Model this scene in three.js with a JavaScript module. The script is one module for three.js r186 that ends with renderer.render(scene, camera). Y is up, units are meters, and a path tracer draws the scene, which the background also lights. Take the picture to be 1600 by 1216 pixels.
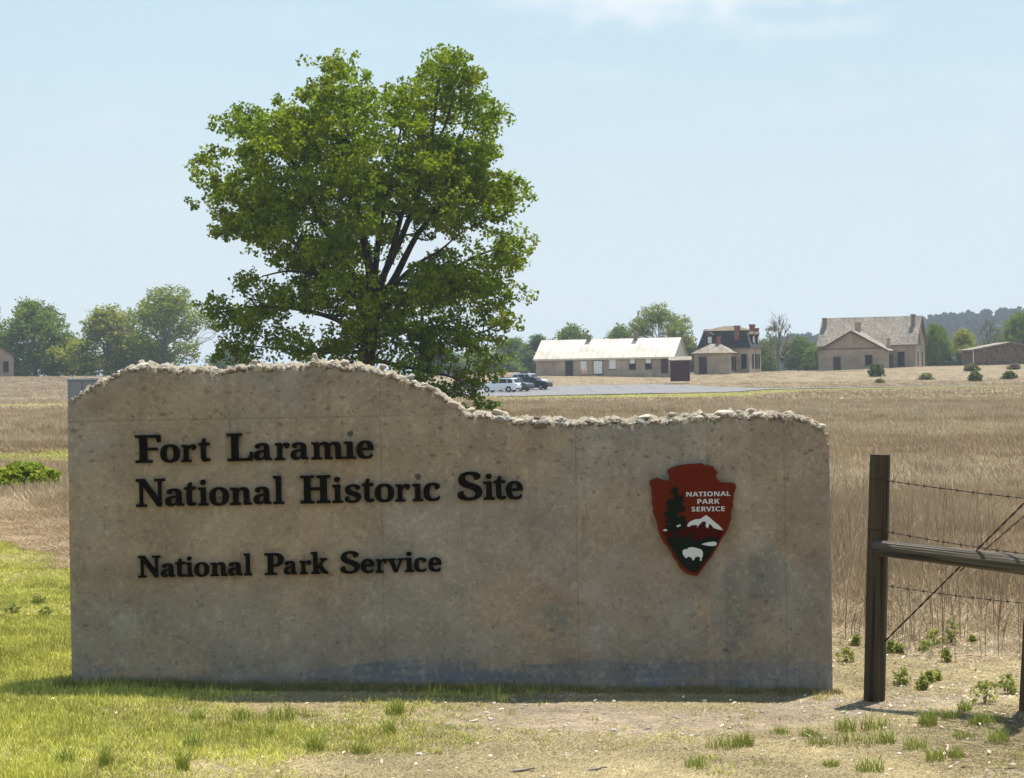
import * as THREE from 'three';
import { mergeGeometries, mergeVertices, toCreasedNormals } from 'three/addons/utils/BufferGeometryUtils.js';
import { FontLoader } from 'three/addons/loaders/FontLoader.js';
import { RoundedBoxGeometry } from 'three/addons/geometries/RoundedBoxGeometry.js';

// ---------------------------------------------------------------- camera, sky, sun, exposure
const scene = new THREE.Scene();
const F = 3100, CX = 800, CY = 608, EYE = 1.65;
const camera = new THREE.PerspectiveCamera(2 * Math.atan(CY / F) * 180 / Math.PI, 1600 / 1216, 0.1, 9000);
camera.position.set(0, EYE, 0);
camera.rotation.set(-18 / F, 0, 0);
camera.rotateZ(-0.0155);
camera.updateMatrixWorld(true);

const SUN = new THREE.Vector3(0.31, 1.45, -0.42).normalize();
const sun = new THREE.DirectionalLight(new THREE.Color().setRGB(1.0, 0.95, 0.87), 5.0);
sun.position.copy(SUN).multiplyScalar(120).add(new THREE.Vector3(0, 0, -60));
sun.target.position.set(0, 0, -60);
sun.castShadow = true; sun.shadow.mapSize.set(4096, 4096); sun.shadow.radius = 1;
Object.assign(sun.shadow.camera, { left: -90, right: 90, top: 90, bottom: -90, near: 1, far: 400 });
scene.add(sun, sun.target);

// seeded random numbers and value noise
function rng(seed) { let a = seed >>> 0; return () => { a = (a + 0x6D2B79F5) | 0; let t = Math.imul(a ^ (a >>> 15), 1 | a); t = (t + Math.imul(t ^ (t >>> 7), 61 | t)) ^ t; return ((t ^ (t >>> 14)) >>> 0) / 4294967296; }; }
function h2(x, y) { let n = Math.imul(x, 374761393) + Math.imul(y, 668265263); n = Math.imul(n ^ (n >>> 13), 1274126177); return ((n ^ (n >>> 16)) >>> 0) / 4294967296; }
function vn(x, y) { const i = Math.floor(x), j = Math.floor(y), u = x - i, v = y - j, a = u * u * (3 - 2 * u), b = v * v * (3 - 2 * v);
  return (h2(i, j) * (1 - a) + h2(i + 1, j) * a) * (1 - b) + (h2(i, j + 1) * (1 - a) + h2(i + 1, j + 1) * a) * b; }
function fbm(x, y, o = 4) { let s = 0, w = 0.5, t = 0; for (let k = 0; k < o; k++) { s += w * vn(x + k * 17.3, y - k * 9.1); t += w; x *= 2.03; y *= 2.03; w *= 0.5; } return s / t; }
const clamp = (x, a = 0, b = 1) => Math.min(b, Math.max(a, x));
const ss = (a, b, x) => { const t = clamp((x - a) / (b - a)); return t * t * (3 - 2 * t); };
const mix = (a, b, t) => a + (b - a) * t;

function makeSky() {
  const W = 2048, H = 1024, data = new Float32Array(W * H * 4);
  const low = [0.425, 0.485, 0.512], mid = [0.322, 0.445, 0.528], high = [0.105, 0.195, 0.35];
  for (let j = 0; j < H; j++) {
    const el = ((j + 0.5) / H - 0.5) * 180;
    for (let i = 0; i < W; i++) {
      let az = ((i + 0.5) / W) * 360 - 90; if (az > 180) az -= 360;      // degrees to the right of the view axis
      const e = Math.max(el, 0), t1 = ss(0, 15, e), t2 = ss(10, 85, e), k = (j * W + i) * 4;
      const blotch = (fbm(az / 9 + 40, el / 3 + 7, 3) - 0.5) * 0.05;
      // thin cirrus: streaks that run nearly level
      const n = fbm(az / 3.2 + 11.7, el / 0.75 + 3.3, 5) * 0.62 + fbm(az / 0.8, el / 0.33, 3) * 0.38;
      const band = Math.max(ss(9.45, 10.25, el + 0.02 * (az - 4)) * ss(17, 12, el) * ss(-1.5, 3.6, az) * ss(12.5, 8, az), 0.5 * ss(13, 20, el) * ss(60, 30, el) * ss(0.42, 0.62, fbm(az / 25, el / 10, 3)));
      const c = clamp(ss(0.36, 0.60, n) * band * 0.62 + 0.12 * ss(0.5, 0.75, n) * ss(1, 8, e) * ss(50, 25, e));
      for (let q = 0; q < 3; q++) {
        let v = mix(mix(low[q], mid[q], t1), high[q], t2);
        v += blotch * 0.35; v = mix(v, [0.565, 0.585, 0.60][q], c);
        data[k + q] = el < -0.6 ? [0.25, 0.23, 0.19][q] : v;
      }
      data[k + 3] = 1;
    }
  }
  const t = new THREE.DataTexture(data, W, H, THREE.RGBAFormat, THREE.FloatType);
  t.mapping = THREE.EquirectangularReflectionMapping; t.magFilter = t.minFilter = THREE.LinearFilter; t.wrapS = THREE.RepeatWrapping; t.needsUpdate = true;
  return t;
}
scene.background = scene.environment = makeSky();
const renderer = new THREE.WebGLRenderer({ antialias: true });
renderer.toneMapping = THREE.LinearToneMapping;
renderer.toneMappingExposure = 1.74;
renderer.shadowMap.enabled = true;
scene.fog = new THREE.FogExp2(new THREE.Color().setRGB(0.74, 0.84, 0.95), 0.00026);

// ---------------------------------------------------------------- helpers
const used = {};
const numbered = n => { const k = used[n] = (used[n] ?? -1) + 1; return k ? `${n}_${String(k).padStart(3, '0')}` : n; };
const ray = (px, py) => new THREE.Vector3((px - CX) / F, -(py - CY) / F, -1).applyQuaternion(camera.quaternion);
const at = (px, py, d) => { const r = ray(px, py); return r.multiplyScalar(d / -r.z).add(camera.position); };   // the point seen at a pixel, d metres ahead
const xAt = (px, d) => at(px, 590, d).x;
function tag(o, label, category, group, kind) { if (label) o.userData.label = label; if (category) o.userData.category = category; if (group) o.userData.group = group; if (kind) o.userData.kind = kind; return o; }
function thing(name, label, category, pos, turn = 0, group) { const o = new THREE.Group(); o.name = numbered(name); o.position.set(...pos); o.rotation.y = turn; scene.add(o); return tag(o, label, category, group); }
function part(name, geo, mat, parent, pos) { const m = new THREE.Mesh(geo, mat); m.name = name; if (pos) m.position.set(...pos); m.castShadow = m.receiveShadow = true; parent.add(m); return m; }
function solo(name, geo, mat, label, category, pos, group) { const m = part(numbered(name), geo, mat, scene, pos); return tag(m, label, category, group); }
const rgb = (r, g, b) => new THREE.Color().setRGB(r, g, b);
const std = (c, roughness = 0.9, extra = {}) => new THREE.MeshStandardMaterial({ color: Array.isArray(c) ? rgb(...c) : c, roughness, ...extra });
function dataTex(w, h, fn, srgb, rep) {
  const d = new Uint8Array(w * h * 4);
  for (let j = 0; j < h; j++) for (let i = 0; i < w; i++) { const c = fn(i / w, j / h), k = (j * w + i) * 4; for (let q = 0; q < 3; q++) d[k + q] = clamp(typeof c === 'number' ? c : c[q]) * 255; d[k + 3] = 255; }
  const t = new THREE.DataTexture(d, w, h); t.magFilter = THREE.LinearFilter; t.minFilter = THREE.LinearMipmapLinearFilter; t.generateMipmaps = true; t.wrapS = t.wrapT = THREE.RepeatWrapping;
  if (srgb) t.colorSpace = THREE.SRGBColorSpace; if (rep) t.repeat.set(...rep); t.needsUpdate = true; return t;
}
const lin2s = v => v <= 0.0031308 ? v * 12.92 : 1.055 * Math.pow(v, 1 / 2.4) - 0.055;
const S3 = c => c.map(v => lin2s(clamp(v)));
function box(w, h, d, x = 0, y = 0, z = 0) { const g = new THREE.BoxGeometry(w, h, d); g.translate(x, y, z); return g; }
function poly(points, depth, bevel = 0) { const s = new THREE.Shape(points.map(p => new THREE.Vector2(p[0], p[1]))); return new THREE.ExtrudeGeometry(s, { depth, bevelEnabled: bevel > 0, bevelSize: bevel, bevelThickness: bevel, bevelOffset: -bevel, bevelSegments: 2, steps: 1 }); }
function tube(pts, r0, r1, radial = 6, wob = 0) {                     // tapered limb through points
  const c = new THREE.CatmullRomCurve3(pts.map(p => p.isVector3 ? p : new THREE.Vector3(...p))), n = Math.max(3, pts.length * 4), f = c.computeFrenetFrames(n), P = [], I = [], UV = [], L = c.getLength();
  for (let i = 0; i <= n; i++) { const t = i / n, p = c.getPointAt(t), r = mix(r0, r1, t);
    for (let k = 0; k <= radial; k++) { const a = (k % radial) / radial * Math.PI * 2, rr = r * (1 + wob * (vn(i * 1.7 + L, (k % radial) * 2.3) - 0.5)); const q = p.clone().addScaledVector(f.normals[i], Math.cos(a) * rr).addScaledVector(f.binormals[i], Math.sin(a) * rr); P.push(q.x, q.y, q.z); UV.push(k / radial * 2 * Math.PI * r0, t * L); } }
  for (let i = 0; i < n; i++) for (let k = 0; k < radial; k++) { const a = i * (radial + 1) + k, b = a + radial + 1; I.push(a, a + 1, b, b, a + 1, b + 1); }
  const g = new THREE.BufferGeometry(); g.setAttribute('position', new THREE.Float32BufferAttribute(P, 3)); g.setAttribute('uv', new THREE.Float32BufferAttribute(UV, 2)); g.setIndex(I); g.computeVertexNormals(); return g;
}

// ---------------------------------------------------------------- terrain
const crest = x => 1.9 + 0.9 * ss(-10, -70, x) + 0.35 * ss(45, 80, x);
function ground(x, z) {
  const d = -z; let h = 0;
  h += (0.027 - 0.029 * clamp(x, -3, 3)) * ss(40, 14, d);
  h += 0.135 * Math.exp(-(((x - 2.55) / 0.6) ** 2) - (((d - 9.1) / 0.75) ** 2));
  h += (fbm(x * 0.35 + 5, z * 0.35, 3) - 0.5) * 0.05 * ss(2, 14, d) + (vn(x * 2.1, z * 2.1) - 0.5) * 0.02;
  h += (fbm(x * 0.03, z * 0.03, 2) - 0.5) * 0.5 * ss(45, 110, d) * ss(210, 165, d);
  h += -0.2 * ss(165, 205, d);
  h += 0.6 * ss(238, 264, d) + (crest(x) - 0.4) * ss(262, 292, d);
  h += (fbm(x * 0.05 + 9, z * 0.05, 2) - 0.5) * 0.5 * ss(262, 285, d) * ss(2000, 400, d);
  return h;
}
function onGround(px, py, dmin = 5, dmax = 900) { const r = ray(px, py); r.multiplyScalar(1 / -r.z); let d = dmin; for (; d < dmax; d *= 1.002) { const y = EYE + r.y * d; if (y <= ground(r.x * d, -d)) break; } return new THREE.Vector3(r.x * d, ground(r.x * d, -d), -d); }
const gAt = (px, d) => { const x = xAt(px, d); return new THREE.Vector3(x, ground(x, -d), -d); };

const lotNear = x => 178 + 50 * ss(13, 33, x) + 0.25 * Math.max(0, x - 33), lotFar = x => 263 - 25 * ss(16, 34, x);
// lawn (mown) against tall dry field: 1 = mown
function lawnMask(x, d) {
  const edge = x < -1 ? clamp(19.4 - 2.2 * (x + 4.9), 16.4, 26) : mix(16.4, 12.6, ss(-1, 1.2, x));
  const e2 = x > 1.75 ? mix(edge, 11.2, ss(1.75, 2.4, x)) : edge;
  return ss(e2 + 0.5, e2 - 0.5, d + (fbm(x * 1.3, d * 1.3, 3) - 0.5) * 1.6);
}
const greenBand = (x, d) => Math.max(
  1.5 * ss(-3.2, -5, x) * ss(5.2, 2.2, Math.abs(d - 47 - 0.3 * x)) ,
  ss(-12, -18, x) * ss(17, 9, Math.abs(d - 160)) * 1.4,
  1.4 * ss(24, 15, Math.abs(d - lotNear(x) + 17)) * ss(-5, 3, x) * ss(62, 44, x));
function groundTint(x, d) {
  const L = lawnMask(x, d), n = fbm(x * 0.9 + 3, d * 0.9, 4), n2 = fbm(x * 0.07 + 8, d * 0.16, 3), n3 = fbm(x * 4, d * 4, 2);
  let green = clamp(ss(0.3, -2.2, x) * 0.46 * ss(9.4, 11.8, d) + ss(0.8, -2.6, x) * 0.40 + (n - 0.5) * 1.5);
  const bare = clamp(ss(-0.9, 0.2, x) * ss(0.75, 0.25, Math.abs(d - 9.55 - 0.1 * x)) * ss(0.36, 0.52, n) + ss(-0.4, 1, x) * ss(0.49, 0.6, n) * 0.85);
  const straw = [0.30, 0.235, 0.125], grass = [0.33, 0.31, 0.085], dirt = [0.36, 0.285, 0.205];
  const field = n2 > 0.5 ? [mix(0.21, 0.23, (n2 - 0.5) * 2), 0.15 + 0.03 * n, 0.10] : [0.215, 0.158 + 0.03 * n, 0.108];
  const gb = greenBand(x, d) * clamp(0.55 + (n - 0.4) * 1.6);
  const far = ss(200, 275, d) * ss(-32, -14, x);
  const c = [0, 1, 2].map(q => { const lw = mix(mix(straw[q], grass[q], green), dirt[q], bare); let f = mix(field[q], [0.34, 0.27, 0.175][q], far * 0.8); f = mix(f, [0.33, 0.31, 0.06][q], gb); return mix(f, lw, L) * (0.74 + 0.52 * n3); });
  return { c, L, green, bare, gb, n, n2 };
}
{
  const zs = []; for (let z = 14; z > -13; z -= 0.1) zs.push(z); { let z = -13, s = 0.12; while (z > -165) { zs.push(z); z -= s; s *= 1.022; if (s > 2.5) s = 2.5; } for (; z > -330; z -= 2) zs.push(z); s = 3; for (; z > -7000; z -= s, s *= 1.12) zs.push(z); zs.push(-7000); }
  { let z = 14.2, s = 0.4; while (z < 400) { zs.unshift(z); z += s; s *= 1.3; } }
  const xs = []; { const half = []; let x = 0, s = 0.1; while (x < 4500) { half.push(x); x += s; if (x > 4) s *= 1.045; if (x < 100 && s > 2.5) s = 2.5; } for (let i = half.length - 1; i > 0; i--) xs.push(-half[i]); xs.push(...half); }
  const nx = xs.length, nz = zs.length, P = new Float32Array(nx * nz * 3), C = new Float32Array(nx * nz * 3), U = new Float32Array(nx * nz * 2), I = new Uint32Array((nx - 1) * (nz - 1) * 6);
  let k = 0; for (let j = 0; j < nz; j++) for (let i = 0; i < nx; i++, k++) { const x = xs[i], z = zs[j]; P.set([x, ground(x, z), z], k * 3); C.set(groundTint(x, -z).c, k * 3); U.set([x / 3, z / 3], k * 2); }
  k = 0; for (let j = 0; j < nz - 1; j++) for (let i = 0; i < nx - 1; i++) { const a = j * nx + i, b = a + nx; I.set([a, a + 1, b, b, a + 1, b + 1], k); k += 6; }
  const g = new THREE.BufferGeometry(); g.setAttribute('position', new THREE.BufferAttribute(P, 3)); g.setAttribute('color', new THREE.BufferAttribute(C, 3)); g.setAttribute('uv', new THREE.BufferAttribute(U, 2)); g.setIndex(new THREE.BufferAttribute(I, 1));
  // winding: z runs from + to -, so flip where needed
  g.computeVertexNormals(); if (g.attributes.normal.getY(5000) < 0) { for (let i = 0; i < I.length; i += 3) { const t = I[i]; I[i] = I[i + 1]; I[i + 1] = t; } g.computeVertexNormals(); }
  const T = dataTex(1024, 1024, (u, v) => { const w = (a, b, f) => vn(a * f, b * f); const n = 0.5 * w(u, v, 37) + 0.5 * w(u + 3, v, 171), f = w(u, v + 5, 420); const s = 0.66 + 0.3 * n + 0.28 * (f - 0.5); return [s, s * 0.985, s * 0.955]; }, true);
  const B = dataTex(1024, 1024, (u, v) => 0.5 * vn(u * 90, v * 90) + 0.5 * vn(u * 400, v * 400));
  const gm = part('ground', g, new THREE.MeshStandardMaterial({ vertexColors: true, map: T, bumpMap: B, bumpScale: 0.02, roughness: 1 }), scene);
  tag(gm, 'dry prairie ground with a mown lawn in front of the sign', 'ground', null, 'structure');
}
// sheet that follows the ground: polygon given as near / far distance per x
function sheet(x0, x1, near, far, lift, nx = 60, nz = 24) {
  const P = [], U = [], I = []; for (let j = 0; j <= nz; j++) for (let i = 0; i <= nx; i++) { const x = mix(x0, x1, i / nx), d = mix(near(x), far(x), j / nz); P.push(x, ground(x, -d) + lift, -d); U.push(x / 4, d / 4); }
  for (let j = 0; j < nz; j++) for (let i = 0; i < nx; i++) { const a = j * (nx + 1) + i, b = a + nx + 1; I.push(a, a + 1, b, b, a + 1, b + 1); }
  const g = new THREE.BufferGeometry(); g.setAttribute('position', new THREE.Float32BufferAttribute(P, 3)); g.setAttribute('uv', new THREE.Float32BufferAttribute(U, 2)); g.setIndex(I); g.computeVertexNormals(); return g;
}
const asphaltTex = dataTex(512, 512, (u, v) => { const s = 0.62 + 0.2 * vn(u * 9, v * 9) + 0.18 * vn(u * 230, v * 230); return [s, s, s]; }, true);
const asphalt = std([0.235, 0.23, 0.235], 0.95, { map: asphaltTex });

tag(part('parking_lot', sheet(-24, 56, lotNear, lotFar, 0.07, 80, 40), asphalt, scene), 'grey asphalt parking lot tapering beyond the dry field', 'parking lot', null, 'structure');
console.log('terrain done');

// ---------------------------------------------------------------- the sign wall
const WD = 10.3, WYAW = 0.03;
const mid0 = at(704, 1080, WD);
const wallBase = ground(mid0.x, mid0.z);
const signWall = thing('sign_wall', 'tan concrete monument sign with dark serif lettering and a stone studded stepped top', 'sign', [mid0.x, wallBase, mid0.z], WYAW);
signWall.updateMatrixWorld(true);
const wn = new THREE.Vector3(Math.sin(WYAW), 0, Math.cos(WYAW)), wInv = signWall.matrixWorld.clone().invert();
function wp(px, py) { const r = ray(px, py), t = new THREE.Vector3().subVectors(signWall.position, camera.position).dot(wn) / r.dot(wn); return r.multiplyScalar(t).add(camera.position).applyMatrix4(wInv); }
const topPx = [[105, 641], [112, 633], [130, 619], [150, 607], [175, 594], [200, 585], [217, 581], [260, 582], [330, 583], [400, 580], [450, 576], [490, 575], [540, 577], [580, 583], [620, 594], [660, 610], [690, 625], [712, 641], [735, 654], [780, 660], [830, 666], [880, 669], [930, 665], [980, 664], [1030, 664], [1080, 661], [1130, 658], [1160, 656], [1200, 654], [1240, 657], [1265, 663], [1285, 674], [1298, 686]];
const topPts = topPx.map(p => wp(...p));
const XL = wp(108, 900).x, XR = wp(1300, 900).x, WT = 0.40, WB = -0.3;
function topY(x) { let i = 0; while (i < topPts.length - 2 && topPts[i + 1].x < x) i++; const a = topPts[i], b = topPts[i + 1], t = clamp((x - a.x) / (b.x - a.x)); return mix(a.y, b.y, t); }
const edgeY = x => topY(x) + (fbm(x * 26, 3.3, 3) - 0.5) * 0.045 + (vn(x * 5, 8) - 0.5) * 0.012;
const WW = XR - XL, WH = 1.75;
// concrete colour and relief, in wall metres (u from the left edge, v from the ground)
const marks = [wp(547, 678.5), wp(652.5, 745.5)].map(p => [p.x - XL, p.y]);
const seamV = [598, 902, 1228].map(p => wp(p, 900).x - XL), seamH = wp(300, 657).y;
const pit = rng(77), pits = []; for (let i = 0; i < 3400; i++) { const u = pit() * WW, v = pit() * WH, t = topY(XL + u); const keep = v > t - 0.40 ? 0.9 * ss(t - 0.46, t - 0.2, v) + 0.1 : (v < 0.5 && u > 2.0 ? 0.22 : 0.07); if (pit() < keep) pits.push([u, v, 0.0028 + 0.0085 * pit() ** 2, 0.45 + 0.8 * pit(), 0.24 + 0.45 * pit() ** 2]); }
const pgrid = new Map(); for (const p of pits) for (let a = -1; a <= 1; a++) for (let b = -1; b <= 1; b++) { const k = (Math.floor(p[0] * 20) + a) * 1000 + Math.floor(p[1] * 20) + b; (pgrid.get(k) ?? pgrid.set(k, []).get(k)).push(p); }
function pitAt(u, v) { let m = 0; for (const p of pgrid.get(Math.floor(u * 20) * 1000 + Math.floor(v * 20)) ?? []) { const q = Math.hypot((u - p[0]) * p[3], v - p[1]) / p[2] + (vn(u * 500, v * 500) - 0.5) * 0.8; if (q < 1.3) m = Math.max(m, p[4] * ss(1.25, 0.55, q)); } return m; }
const TW = 2048, TH = 900;
const seams = (u, v) => Math.max(...seamV.map(s => ss(0.006, 0.001, Math.abs(u - s - 0.004 * (vn(v * 4, s) - 0.5)))), ss(0.006, 0.0015, Math.abs(v - seamH - 0.012 * u / 3 - 0.006 * (vn(u * 3, 2) - 0.5))) * ss(2.1, 1.6, u));
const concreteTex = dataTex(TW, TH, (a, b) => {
  const u = a * WW, v = b * WH, n1 = fbm(u * 1.7 + 2, v * 2.2 + 5, 4), n2 = fbm(u * 7, v * 8, 4), n3 = fbm(u * 45, v * 45, 3), n4 = vn(u * 330, v * 330), st = fbm(u * 16, v * 0.9 + 3, 3);
  const warm = [0.312, 0.237, 0.165], grey = [0.278, 0.237, 0.188], gold = [0.315, 0.23, 0.148], cool = [0.262, 0.238, 0.205], pale = [0.42, 0.335, 0.235];
  let g = ss(0.42, 0.62, n1 + 0.25 * (n2 - 0.5)), c = [0, 1, 2].map(q => mix(warm[q], grey[q], g * 0.85));
  const go = ss(0.5, 0.7, fbm(u * 2.1 + 30, v * 2.6, 3)) * 0.7; c = c.map((x, q) => mix(x, gold[q], go));
  // grey green weathered patches at the right end, with their own ragged outline
  const ga = (cu, cv, su, sv) => Math.exp(-(((u - cu) / su) ** 2) - (((v - cv) / sv) ** 2));
  const pr = ss(0.47, 0.60, 0.62 * fbm(u * 4.4 + 4, v * 4.4, 5) + 0.42 * ga(3.62, 0.56, 0.24, 0.16) + 0.30 * ga(3.45, 0.24, 0.35, 0.16) + 0.2 * ga(2.55, 0.3, 0.3, 0.14) + 0.1 * ga(3.0, 0.9, 0.2, 0.3));
  c = c.map((x, q) => mix(x, [0.19, 0.186, 0.158][q], pr * 0.7));
  // narrow drip stains that run down from the broken top
  const tp = topY(XL + u), dr = ss(0.62, 0.72, vn(u * 34, 5.5)) * ss(-0.05, 0.05, v - tp + 0.12 + 0.75 * vn(u * 34 + 2, 9) ** 2) * (0.5 + 0.8 * (n2 - 0.3)); c = c.map((x, q) => mix(x, [0.2, 0.155, 0.11][q], clamp(dr) * 0.4));
  // bluish shade painted into the colour along the foot, with a ragged upper edge
  const shadeTop = 0.085 + 0.08 * fbm(u * 2.6 + 1, 7, 4) + 0.11 * (fbm(u * 5, v * 46, 4) - 0.5) - 0.012; const footShade = ss(0.035, -0.03, v - shadeTop) * (0.35 + 1.1 * (fbm(u * 4 + 7, v * 50, 3) - 0.2));
  c = c.map((x, q) => mix(x, [0.105, 0.13, 0.18][q], clamp(footShade) * 0.75));
  const gr = ss(0.5, 0.68, fbm(u * 2.3 + 60, v * 3 + 20, 4)) * ss(0.75, 0.35, v); c = c.map((x, q) => mix(x, cool[q], gr * 0.55));
  const sp = ss(0.60, 0.78, n3) * 0.35; c = c.map((x, q) => mix(x, pale[q], sp));
  const drip = ss(0.60, 0.75, st) * 0.22 * ss(2.3, 3, u); c = c.map((x, q) => mix(x, pale[q], drip));
  const k = (0.67 + 0.5 * n2 + 0.16 * (n3 - 0.5) + 0.2 * (n4 - 0.5)) * (1 - 0.62 * pitAt(u, v)) * (1 - 0.16 * seams(u, v)) * (1 - 0.22 * ss(0.6, 0.85, fbm(u * 38 + 9, v * 38, 4))) * (0.9 + 0.2 * fbm(u * 90, v * 110, 2));
  let dot = 0; for (const m of marks) dot = Math.max(dot, ss(0.019, 0.013, Math.hypot(u - m[0], v - m[1]) + 0.004 * (vn(u * 120, v * 120) - 0.5)));
  return S3(c.map((x, q) => mix(x * k, [0.052, 0.054, 0.044][q], dot * 0.95)));
}, true);
const concreteBump = dataTex(TW, TH, (a, b) => { const u = a * WW, v = b * WH; return 0.62 + 0.22 * (fbm(u * 30, v * 30, 3) - 0.5) + 0.2 * (vn(u * 260, v * 260) - 0.5) - 0.5 * pitAt(u, v) - 0.22 * seams(u, v); });
for (const t of [concreteTex, concreteBump]) t.wrapS = t.wrapT = THREE.ClampToEdgeWrapping;
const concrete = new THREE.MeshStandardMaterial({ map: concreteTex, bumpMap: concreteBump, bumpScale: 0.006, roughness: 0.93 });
{
  // columns across the wall; the section goes up the front, over a chamfer, and down the back
  const cols = []; const N = 440; for (let i = 0; i <= N; i++) cols.push(mix(XL, XR, i / N)); cols.splice(1, 0, XL + 0.004, XL + 0.007); cols.splice(-1, 0, XR - 0.007, XR - 0.004); cols.sort((a, b) => a - b);
  const R = 44, P = [], U = [], I = [];
  const ch = 0.022, inset = x => Math.max(0, ch - (x - XL), ch - (XR - x)) + 0;
  const zF = (x, y) => (fbm(x * 2.2, y * 2.2, 2) - 0.5) * 0.010 + (vn(x * 14, y * 14) - 0.5) * 0.0024 - inset(x);
  const lean = y => 0;
  for (const x of cols) {
    const ty = edgeY(x);
    for (let j = 0; j <= R; j++) { const t = j / R, y = mix(WB, ty, t), chip = 0.012 * ss(0.985, 1, t) * (0.4 + 1.2 * vn(x * 40, 4)); P.push(x + lean(y), y, zF(x, y) - chip); U.push((x - XL) / WW, y / WH); }
    const bt = edgeY(x + 31) * 0 + topY(x) + (vn(x * 22, 77) - 0.5) * 0.02;
    P.push(x, bt, -WT + inset(x)); U.push((x - XL) / WW, bt / WH); P.push(x, WB, -WT + inset(x)); U.push((x - XL) / WW, WB / WH);
  }
  const M = R + 3, nC = cols.length;
  for (let i = 0; i < nC - 1; i++) for (let j = 0; j < M - 1; j++) { const a = i * M + j, b = a + M; I.push(a, b, a + 1, b, b + 1, a + 1); }
  for (const [c, f] of [[0, 1], [nC - 1, 0]]) for (let j = 0; j < R; j++) { const a = c * M + j, e = c * M + R + 2; f ? I.push(a, a + 1, e) : I.push(a, e, a + 1); if (j === R - 1) f ? I.push(a + 1, e - 1, e) : I.push(a + 1, e, e - 1); }
  const g0 = new THREE.BufferGeometry(); g0.setAttribute('position', new THREE.Float32BufferAttribute(P, 3)); g0.setAttribute('uv', new THREE.Float32BufferAttribute(U, 2)); g0.setIndex(I);
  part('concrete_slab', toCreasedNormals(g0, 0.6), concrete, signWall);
  // mortar bed on the top: a lumpy ridge
  const Pm = [], Im = [], Um = [], K = 16; const N2 = 520;
  const capH = (x, t) => 0.013 + 0.02 * Math.sin(Math.PI * t) ** 0.6 + (fbm(x * 42, t * 13 + 3, 3) - 0.5) * 0.05;
  for (let i = 0; i <= N2; i++) { const x = mix(XL + 0.004, XR - 0.004, i / N2);
    for (let k = 0; k <= K; k++) { const t = k / K; const fr = k === 0, bk = k === K, y = fr || bk ? topY(x) - 0.045 : edgeY(x) + capH(x, t), z = fr ? -0.006 : mix(0.003 + 0.022 * (fbm(x * 45, 1, 2) - 0.6), -WT + 0.004, t) - inset(x) * (1 - 2 * t); Pm.push(x, y, z); Um.push(x * 3, z * 3 + y); } }
  for (let i = 0; i < N2; i++) for (let k = 0; k < K; k++) { const a = i * (K + 1) + k, b = a + K + 1; Im.push(a, b, a + 1, b, b + 1, a + 1); }
  const gm = new THREE.BufferGeometry(); gm.setAttribute('position', new THREE.Float32BufferAttribute(Pm, 3)); gm.setAttribute('uv', new THREE.Float32BufferAttribute(Um, 2)); gm.setIndex(Im); gm.computeVertexNormals();
  const mt = dataTex(512, 512, (u, v) => { const s = 0.62 + 0.3 * fbm(u * 20, v * 20, 4) + 0.2 * (vn(u * 170, v * 170) - 0.5); return [s, s * 0.97, s * 0.9]; }, true);
  part('mortar_cap', gm, std([0.46, 0.43, 0.36], 0.95, { map: mt, bumpMap: mt, bumpScale: 0.01 }), signWall);
}
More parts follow.
